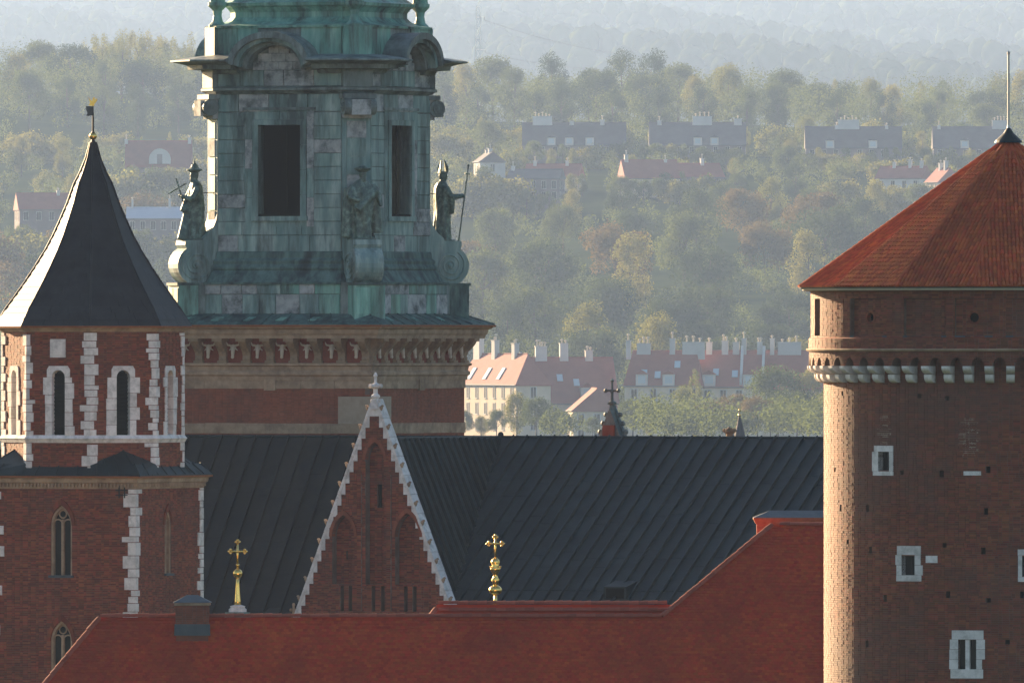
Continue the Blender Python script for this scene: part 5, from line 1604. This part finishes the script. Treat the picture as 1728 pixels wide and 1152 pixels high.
house('terraced house with red roof between sloping white parapets and many chimneys', 1237, YB+4, 12.0, 13, 4, 650, 592, windows=(4,2), firewalls=(.3,.98),
      chimneys=((-.75,1.1,578,1),(-.25,1.2,576,2),(.1,1.2,578,1),(.35,.9,572,1),(.85,1.0,578,2)), skylights=((-.5,.4),(.1,.35),(.6,.3)), dormers=((-.7,2.4,.05),(.6,2.8,.05)), keep=(1183,1300,570,655))
house('plain end house of the red terrace with long white chimney near the round tower', 1348, YB+6, 14.0, 13, 4, 655, 592, windows=(4,2),
      chimneys=((-.72,.8,572,1),(-.25,4.4,578,3),(.6,1.0,578,2)), keep=(1290,1400,570,620))
# upper dark terraces
YU = 4200
house('dark slate terrace with row of pale chimneys at its left part, below the ridge', 969, YU, 29, 11, 0, 243, 207, wall='wall_dark', roof='roof_dark', windows=(8,1),
      chimneys=((-.62,5.5,197,5),(-.05,1.2,205,0),(.55,1.2,203,1)), dormers=((-.45,2.4,.0),(-.1,2.4,.0),(.3,2.4,.0)), keep=(880,1058,200,246))
house('dark slate terrace with four tall pale chimney pots, middle of the upper row', 1177, YU, 27, 11, 0, 243, 207, wall='wall_dark', roof='roof_dark', windows=(8,1),
      chimneys=((-.8,1.2,204,1),(.1,5.5,197,4),(.85,2.2,201,1)), dormers=((.0,2.4,.0),(.35,2.4,.0)), keep=(1095,1258,200,246))
house('dark slate terrace with pale chimney cluster left of the conical roof', 1440, YU, 27, 11, 0, 248, 214, wall='wall_dark', roof='roof_dark', windows=(8,1),
      chimneys=((-.1,6.0,203,5),(-.35,.9,212,1),(.7,.9,212,1)), dormers=((-.5,2.4,.0),(.4,2.4,.0)), keep=(1362,1530,205,252))
house('dark slate terrace partly hidden behind the conical tile roof', 1640, YU, 22, 11, 0, 248, 214, wall='wall_dark', roof='roof_dark', windows=(6,1),
      chimneys=((-.85,.9,212,1),(.75,5.0,204,5)), dormers=((-.2,2.4,.0),), keep=(1570,1700,205,252))
# scattered houses between the woods
YM = 4050
house('red-roofed cottage above a mauve house, beneath the slate terrace', 935, YM, 15, 9, 12, 298, 277, windows=(5,1), chimneys=((-.7,.9,272,1),(.5,.9,272,1)), keep=(885,995,272,300))
house('two-storey mauve house with small lit windows below a red cottage', 905, YM-70, 14, 9, 10, 300, 286, wall='wall_dark', roof='roof_dark', windows=(5,2), chimneys=((-.9,.9,281,1),), keep=(868,955,285,322))
house('low brick-red roof with white chimney among bushes', 1095, YM-20, 15, 10, -12, 300, 270, windows=(5,1), chimneys=((-.85,1.0,262,1),(.6,.8,270,1)), keep=(1055,1140,265,302))
house('mauve-roofed house beside bushes on the upper slope', 1172, YM, 14, 9, -20, 298, 276, roof='roof_red', wall='wall_dark', windows=(4,1), chimneys=((.3,.9,268,1),), keep=(1130,1205,272,298))
house('small white gabled house on the slope beside the bishop statue', 826, YM-60, 8, 7, 78, 272, 256, wall='whitewash', roof='roof_dark', windows=(2,1), chimneys=((-.5,.9,254,1),(.5,.8,252,1)), keep=(805,850,254,284))
house('white gabled house with red roof near the lit chimneys', 1525, YM-40, 13, 9, 20, 300, 281, wall='whitewash', windows=(4,1), chimneys=((-.4,.8,274,1),(.3,.8,270,1),(.8,.9,272,1)), keep=(1485,1575,272,310))
house('bright gabled house against the edge of the conical roof', 1592, YM-90, 8, 7, 66, 306, 284, wall='cream', windows=(3,1), chimneys=((-.3,.9,276,1),(.5,.9,272,1)), keep=(1565,1620,270,318))
lh = house('large red roof with white arched gable left of the copper tower', 268, 4000, 17.5, 12, 0, 282, 238, wall='wall_dark', windows=(4,1), chimneys=((.95,.9,233,1),(-1.0,.9,236,1)), keep=(213,322,232,278))
P_ = plane(.4,-6.3,FRONT)
rr = 2.9; zz = (wz(277,4000*BS)-lh.location.z)/BS
pts = [(-rr,zz)]+[(rr*cos(pi-pi*i/14), zz+1.2+rr*sin(pi-pi*i/14)) for i in range(15)]+[(rr,zz)]
ppoly(MB(), P_, pts, -3.0, 0.2).build('arched_gable', M['whitewash'], lh)
pbox(MB(), P_, -.7, .7, zz, zz+2.6, .18, .24).build('gable_window', M['wall_dark'], lh)
house('long low building with pale blue roof and slim white chimneys', 268, 3700, 15.5, 12, 0, 368, 350, wall='wall_dark', roof='roof_blue', windows=(6,1), chimneys=((-.85,.5,338,1),(.35,.6,336,1)), keep=(215,316,336,385))
house('mauve-roofed house with white end wall left of the dark bell roof', 72, 3720, 13, 9, -10, 352, 326, wall='wall_dark', windows=(4,1), chimneys=((.6,.8,322,1),), keep=(40,112,322,356))

# ------------------------------------------------------------------ trees
def crown_mesh(name, kind, h, w, nleaf, matn, rnd, leaf=0.62):
    """clumps of small leaf faces; base of the tree at z = 0"""
    import array
    clumps = []
    if kind == 'round':
        for i in range(26):
            a = rnd.uniform(0,2*pi); t = rnd.uniform(-0.7,1.0); rr = sqrt(max(0,1-t*t))*rnd.uniform(.55,1.0)
            clumps.append((w*.40*rr*cos(a), w*.40*rr*sin(a), h*.60+h*.32*t, w*rnd.uniform(.12,.20), rnd.uniform(.7,1.0)))
    elif kind == 'oval':
        for i in range(26):
            a = rnd.uniform(0,2*pi); t = rnd.uniform(-0.95,1.0); rr = sqrt(max(0,1-t*t))*rnd.uniform(.5,1.0)
            clumps.append((w*.38*rr*cos(a), w*.38*rr*sin(a), h*.57+h*.38*t, w*rnd.uniform(.13,.21), rnd.uniform(.9,1.4)))
    elif kind == 'poplar':
        for i in range(26):
            t = i/25; a = rnd.uniform(0,2*pi); rr = sin(pi*min(1,.12+.88*t))**.6*.26*w
            clumps.append((rr*cos(a), rr*sin(a), h*(.12+.82*t), w*rnd.uniform(.16,.24)*(1.1-.6*t), 1.9))
    elif kind == 'brush':
        for i in range(30):
            a = rnd.uniform(0,2*pi); q = sqrt(rnd.random()); zz = rnd.uniform(.35,1.0)
            r = w*.46*q*(.45+.55*zz)
            clumps.append((r*cos(a), r*sin(a), h*zz*(1-.22*q*q)-h*.06, w*rnd.uniform(.06,.10), rnd.uniform(1.8,3.0)))
    else:      # bush
        for i in range(18):
            a = rnd.uniform(0,2*pi); q = sqrt(rnd.random())
            clumps.append((w*.42*q*cos(a), w*.42*q*sin(a), h*rnd.uniform(.2,.85)*(1-.3*q), w*rnd.uniform(.13,.2), rnd.uniform(.8,1.5)))
    tot = sum(c[3]**2 for c in clumps)
    vs = []; fs = []
    for (cx,cy,cz,r,sq_) in clumps:
        n = int(nleaf*r*r/tot)
        for i in range(n):
            t = rnd.uniform(-1,1); a = rnd.uniform(0,2*pi); s = sqrt(1-t*t)
            d = Vector((s*cos(a), s*sin(a), t))
            q = r*(rnd.random()**.28)*rnd.uniform(.85,1.18)
            p = Vector((cx+d.x*q, cy+d.y*q, max(.4,cz+d.z*q*sq_)))
            nn = (d+Vector((rnd.uniform(-1,1),rnd.uniform(-1,1),rnd.uniform(-.6,1.0)))*0.9).normalized()
            e1 = nn.orthogonal().normalized(); e2 = nn.cross(e1)
            th = rnd.uniform(0,2*pi); e1, e2 = e1*cos(th)+e2*sin(th), e2*cos(th)-e1*sin(th)
            l = leaf*rnd.uniform(.55,1.2); m = l*rnd.uniform(.5,.8)
            b = len(vs)
            vs += [p-e1*l*.5, p+e2*m*.5, p+e1*l*.5, p-e2*m*.5]
            fs.append((b,b+1,b+2,b+3))
    me = bpy.data.meshes.new(name)
    me.from_pydata([tuple(v) for v in vs], [], fs)
    me.materials.append(matn)
    limbs = [(c[0],c[1],c[2]) for c in clumps[:9]]
    return me, limbs
def trunk_mesh(h, w, limbs):
    m = MB(); r = .018*h
    m.tube((0,0,-1.5),(0,0,h*.35),r*1.25,r*.9,8,False); m.tube((0,0,h*.35),(0.03*w,0,h*.75),r*.9,r*.3,7,False)
    for (x,y,z) in limbs:
        z0 = min(z*.7,h*.5)
        m.tube((0,0,max(h*.18,z0)),(x,y,z),r*.42,r*.12,5,False)
    return m.mesh('trunk', M['trunk'])
tr = random.Random(21)
PROTO = {}
for nm, kind, h, w, nl, mt in (('round_green','round',16,15,8740,'leaf_green'),('round_deep','round',17,17,9500,'leaf_deep'),('oval_green','oval',20,12,8360,'leaf_green'),
                               ('oval_yellow','oval',18,12,8360,'leaf_yellow'),('poplar','poplar',22,8,6080,'leaf_yellow'),('brush','brush',23,17,9120,'leaf_yellow'),
                               ('autumn','round',14,14,7980,'leaf_autumn'),('bush','bush',7,10,4940,'leaf_yellow'),('oval_deep','oval',21,13,8740,'leaf_deep')):
    PROTO[nm] = []
    for q in range(2):
        me, limbs = crown_mesh(nm+'_crown', kind, h, w, nl, M[mt], tr, leaf=0.5)
        PROTO[nm].append((me, trunk_mesh(h, w, limbs), h, w))
NAMES = {'round_green':('broadleaf_tree','mid-green rounded tree'),'round_deep':('broadleaf_tree','dark green spreading tree'),'oval_green':('broadleaf_tree','tall green oval tree'),
         'oval_yellow':('broadleaf_tree','yellowish-green oval tree'),'poplar':('poplar_tree','slim pale poplar'),'brush':('birch_tree','tall feathery pale tree'),
         'autumn':('broadleaf_tree','rusty autumn-tinted tree'),'bush':('bush','low bright yellow-green bush'),'oval_deep':('broadleaf_tree','tall dark green tree')}
ntree = [0]
def tree(kind, x, y, hgt, zone, zoff=-0.3):
    me, tme, h, w = tr.choice(PROTO[kind])
    nm, desc = NAMES[kind]
    g = ground_z(x,y)
    o = empty(nm, (x,y,g+zoff), tr.uniform(0,2*pi))
    s = hgt/h
    o.scale = (s*tr.uniform(.9,1.12), s*tr.uniform(.9,1.12), s)
    tag(o, desc+' '+zone, 'bush' if kind == 'bush' else 'tree', ('bushes ' if kind == 'bush' else desc+'s ')+zone)
    c = link('crown', me, o); link('trunk', tme, o)
    ntree[0] += 1
    return o
def clear(x, y, hgt, wid, slack=0.25):
    px, k = CX+x*F/y, F/y
    g = ground_z(x,y); py1 = CY-(g-ZC)*k; py0 = py1-hgt*k
    hw = wid*k/2
    for (a,b,c,d,Yh) in KEEP:
        if y < Yh+8 and px+hw*.8 > a and px-hw*.8 < b and py0 < d-(d-c)*slack*(tr.random()*.8) and py1 > c: return False
    return True
# trees by hand in front of the red-roofed terrace
Z1 = 'in front of the red-roofed terrace'
for px, top, kind, Y in ((872,662,'oval_yellow',2660),(905,668,'round_green',2640),(945,690,'oval_green',2620),(838,690,'round_green',2600),(1000,702,'round_green',2600),(1068,672,'round_green',2650),
                         (1100,690,'oval_yellow',2600),(1172,618,'poplar',2690),(1150,652,'oval_yellow',2660),(1195,676,'autumn',2620),(1238,662,'autumn',2640),(1278,668,'autumn',2600),
                         (1312,618,'round_green',2700),(1365,624,'oval_yellow',2700),(1345,660,'round_deep',2620),(1390,668,'oval_yellow',2620),(1220,696,'round_green',2560),(812,704,'oval_yellow',2560),(1040,700,'round_deep',2570),
                         (1420,640,'round_green',2680),(1130,704,'oval_yellow',2560),(1300,690,'oval_green',2570),(780,690,'round_green',2600)):
    Y *= BS; x = wx(px,Y); g = ground_z(x,Y)
    tree(kind, x, Y, max(6.0, wz(top,Y)-g), Z1)
# bushes and small trees screening the lower walls of the houses up the slope
SCREEN = []
SHORT = ['first slate terrace beside the feathery ridge trees','slate terrace with four chimney pots','slate terrace with the chimney cluster','slate terrace behind the conical roof','red-roofed cottage below the slate terrace','two-storey mauve house','low brick-red roof','mauve-roofed house on the upper slope',
         'small white gabled house','white gabled house with red roof','bright gabled house by the conical roof','red roof with the arched gable','pale blue roof','mauve-roofed house by the bell roof']
UP = [q for q in KEEP if q[4] >= 3500*BS]
for (a,b,c,d,Yh), sh in zip(UP, SHORT):
    px = a-8
    while px < b+8:
        Y = Yh-tr.uniform(16,34)*BS; x = wx(px,Y); g = ground_z(x,Y)
        hh = wz(d+tr.uniform(-9,5),Y)-g
        if hh > 4: SCREEN.append((tr.choice(['bush','bush','oval_yellow','round_green','oval_green']), x, Y, min(hh,15*BS), 'in front of the '+sh))
        px += tr.uniform(16,30)
for q in SCREEN: tree(*q)
# woods on the slope in rows
def row(Y, x0, x1, kinds, hmin, hmax, zone, step=12.5, dens=1.0, slack=.25):
    Y *= BS; hmin *= BS; hmax *= BS; step *= BS
    x = wx(x0,Y)
    while x < wx(x1,Y):
        kd = tr.choice(kinds)
        hh = tr.uniform(hmin,hmax)
        yy = Y+tr.uniform(-45,45)
        xx = x+tr.uniform(-3,3)
        x += step*tr.uniform(.75,1.25)*(1.0 if kd not in ('poplar','bush') else .7)
        if tr.random() > dens: continue
        if not clear(xx,yy,hh,hh*.8,slack): continue
        tree(kd, xx, yy, hh, zone)
Z2 = 'in the wood behind the red-roofed terrace'
Z3 = 'on the wooded middle slope'
Z4 = 'among the slate terraces and cottages'
Z5 = 'on the ridge above the slate terraces'
row(2950, 700, 1440, ['oval_green','round_deep','oval_yellow','round_green'], 9, 13, Z2, 12)
row(3060, 740, 1440, ['round_deep','oval_green','oval_yellow','poplar','oval_deep'], 14, 20, Z2, 13)
row(3190, 740, 1440, ['round_deep','oval_yellow','oval_deep','round_green'], 15, 20, Z2, 14)
row(3330, 740, 1440, ['round_deep','round_green','round_deep','oval_deep'], 17, 22, Z3, 18)
row(3480, -30, 1440, ['round_deep','round_green','autumn','round_deep','oval_yellow'], 17, 23, Z3, 19)
row(3630, -30, 1480, ['round_deep','round_deep','round_green','autumn'], 16, 22, Z3, 19)
row(3780, -30, 1500, ['round_green','autumn','round_deep','oval_deep'], 13, 18, Z3, 15)
row(3900, -30, 1600, ['round_green','oval_yellow','round_deep'], 11, 17, Z3, 14)
row(4000, -30, 1650, ['oval_yellow','round_green','bush','bush','oval_deep'], 7, 14, Z4, 15)
row(4110, -30, 1740, ['bush','oval_yellow','round_green','bush'], 5, 12, Z4, 18)
row(4190, -30, 1740, ['oval_yellow','round_green','bush'], 7, 13, Z4, 14, slack=.1)
row(4290, 0, 1740, ['oval_yellow','bush','poplar','bush','bush'], 7, 11, Z5, 10)
row(4430, -30, 1740, ['oval_deep','round_green','oval_deep','oval_green'], 13, 18, Z5, 13)
row(4570, -30, 1740, ['oval_green','oval_deep','round_deep','oval_yellow'], 15, 21, Z5, 14)
row(4720, -30, 1740, ['oval_green','brush','oval_yellow','poplar','round_green'], 14, 21, Z5, 16)
# tall feathery group on the left skyline
for px, top, Y in ((178,45,4650),(205,28,4660),(238,34,4670),(160,70,4640),(100,78,4650),(128,92,4640),(322,52,4690),(345,66,4680),(262,92,4700)):
    Y *= BS; x = wx(px,Y); g = ground_z(x,Y); tree('brush', x, Y, min(36,max(16,wz(top,Y)-g)), 'on the left skyline behind the dark bell roof')
for px, top, Y in ((1050,78,4700),(1100,72,4710),(930,92,4720)):
    Y *= BS; x = wx(px,Y); g = ground_z(x,Y); tree('oval_deep', x, Y, min(34,wz(top,Y)-g), 'standing highest on the ridge beyond the slate terraces')

# far wooded hill: one mass of small crowns
def forest(name, label, n, y0, y1, hmin, hmax, quads, ql, matn, spread=.040, check=False, seed=5):
    rnd = random.Random(seed)
    m_v = []; m_f = []
    done = 0; tries = 0
    while done < n and tries < n*4:
        tries += 1
        y = rnd.uniform(y0,y1); half = spread*y
        x = rnd.uniform(-half,half)
        g = ground_z(x,y); h = rnd.uniform(hmin,hmax); w = h*rnd.uniform(.6,.95)
        if check and not clear(x,y,h,w,.05): continue
        done += 1
        lob = [(rnd.uniform(-.25,.25)*w, rnd.uniform(-.25,.25)*w, rnd.uniform(.35,.72)*h, rnd.uniform(.26,.40)*w) for _ in range(5)]
        for q in range(quads):
            lx, ly, lz, lr = lob[q % 5]
            t = rnd.uniform(-.9,1); a = rnd.uniform(0,2*pi); s = sqrt(1-t*t)
            d = Vector((s*cos(a), s*sin(a), t)); rr_ = lr*rnd.uniform(.75,1.1)
            p = Vector((x+lx+d.x*rr_, y+ly+d.y*rr_, g+max(.5,lz+d.z*rr_*1.1)))
            nn = (d+Vector((rnd.uniform(-.8,.8), rnd.uniform(-.8,.8), rnd.uniform(-.5,.9)))).normalized()
            e1 = nn.orthogonal().normalized(); e2 = nn.cross(e1); l = rnd.uniform(.6,1.2)*ql
            b = len(m_v)
            m_v += [tuple(p-e1*l), tuple(p+e2*l*.7), tuple(p+e1*l), tuple(p-e2*l*.7)]
            m_f.append((b,b+1,b+2,b+3))
    me = bpy.data.meshes.new(name); me.from_pydata(m_v,[],m_f); me.materials.append(matn)
    tag(link(name, me), label, 'woodland', kind='stuff')
def canopy():
    rnd = random.Random(5); vs = []; fs = []; n, m = 9, 6
    for i in range(4200):
        y = rnd.uniform(13200,25500); x = rnd.uniform(-.040*y,.040*y); g = ground_z(x,y)
        w = rnd.uniform(8,18); h = rnd.uniform(16,34); b = len(vs)
        for j in range(m+1):
            t = pi*j/m
            for k in range(n):
                a = 2*pi*k/n; q = rnd.uniform(.86,1.08)
                vs.append((x+w*q*sin(t)*cos(a), y+w*q*sin(t)*sin(a), g+h*.5+h*.5*q*cos(t)))
        fs += [(b+j*n+k, b+(j+1)*n+k, b+(j+1)*n+(k+1)%n, b+j*n+(k+1)%n) for j in range(m) for k in range(n)]
    me = bpy.data.meshes.new('distant_woodland'); me.from_pydata(vs,[],fs); me.materials.append(M['leaf_green'])
    me.polygons.foreach_set('use_smooth', [True]*len(me.polygons))
    tag(link('distant_woodland', me), 'pale hazy woodland covering the far hill', 'woodland', kind='stuff')
canopy()
forest('woodland', 'green understorey and further trees filling the wooded slope', 1000, 2960*BS, 4760*BS, 8, 17, 380, .42, M['leaf_green'], check=True, seed=9)

forest('ridge_wood', 'continuous belt of trees along the ridge above the slate terraces', 230, 4480*BS, 4800*BS, 20, 31, 620, .5, M['leaf_green'], check=True, seed=12)
forest('shrubbery', 'tangled green shrubs below the red-roofed terrace', 330, 2450*BS, 2700*BS, 7, 14, 420, .4, M['leaf_green'], check=True, seed=4)

# ------------------------------------------------------------------ lattice pylon with wires
def pylon(px, Y, top, label, h_extra=0):
    x = wx(px,Y); g = ground_z(x,Y); root = empty('pylon', (x,Y,g)); tag(root, label, 'pylon')
    H = wz(top,Y)-g
    m = MB(); w0, w1 = 3.4, 1.0
    wd = lambda t: w0+(w1-w0)*t
    n = 12
    for sx in (-1,1):
        for sy in (-1,1):
            m.tube((sx*w0/2*1.3,sy*w0/2*1.3,0),(sx*w1,sy*w1,H),.16,n=4)
    m.build('leg_frame', M['steel'], root)
    m = MB()
    for i in range(n):
        t0, t1 = i/n, (i+1)/n
        a, b = 2.2+(w1-2.2)*t0, 2.2+(w1-2.2)*t1
        for s in (-1,1):
            m.tube((-a,s*a,H*t0),(b,s*b,H*t1),.08,n=4); m.tube((a,s*a,H*t0),(-b,s*b,H*t1),.08,n=4)
            m.tube((s*a,-a,H*t0),(s*b,b,H*t1),.08,n=4)
            m.tube((-b,s*b,H*t1),(b,s*b,H*t1),.07,n=4)
    m.build('lattice', M['steel'], root)
    for zf, arm in ((.92,3.2),(.66,3.6)):
        m = MB(); 
        for s in (-1,1): m.tube((-arm*.4,s*.6,H*zf),(arm,0,H*zf),.10,n=4)
        m.build('cross_arm', M['steel'], root)
        MB().tube((arm,0,H*zf),(arm,0,H*zf-1.6),.12,n=5).build('insulator', M['glass'], root)
    return root, H
py_, PH = pylon(807, 4950*BS, 12, 'steel lattice power pylon rising over the ridge trees beside the copper tower')
def wire(p0, p1, sag, label):
    m = MB(); n = 16; last = None
    for i in range(n+1):
        t = i/n; p = Vector(p0).lerp(Vector(p1),t); p.z -= sag*4*t*(1-t)
        if last is not None: m.tube(last,p,.09,n=4,cap=False)
        last = p
    tag(m.build('power_line', M['iron'], None), label, 'cable')
b0 = Vector(py_.location)
wire(b0+Vector((3.2,0,PH*.92-1.6)), (wx(1090,8600),8600,wz(96,8600)), 3.0, 'upper power line running right from the pylon')
wire(b0+Vector((3.6,0,PH*.66-1.6)), (wx(1090,8600),8600,wz(118,8600)), 3.0, 'lower power line running right from the pylon')

# ------------------------------------------------------------------ haze
def haze():
    m = MB().box(-3200,3200,-700,28000,-3,820)
    mt = bpy.data.materials.new('haze_air'); mt.use_nodes = True
    t = mt.node_tree
    for n in list(t.nodes): t.nodes.remove(n)
    out = t.nodes.new('ShaderNodeOutputMaterial'); pv = t.nodes.new('ShaderNodeVolumePrincipled')
    pv.inputs['Color'].default_value = (*HAZE_COLOR,1); pv.inputs['Density'].default_value = HAZE_DENSITY; pv.inputs['Anisotropy'].default_value = HAZE_G
    t.links.new(pv.outputs[0], out.inputs['Volume'])
    o = tag(m.build('haze', mt), 'pale evening haze filling the air', 'haze', kind='stuff')
haze()
print('TREES', ntree[0], 'OBJECTS', len(bpy.data.objects))
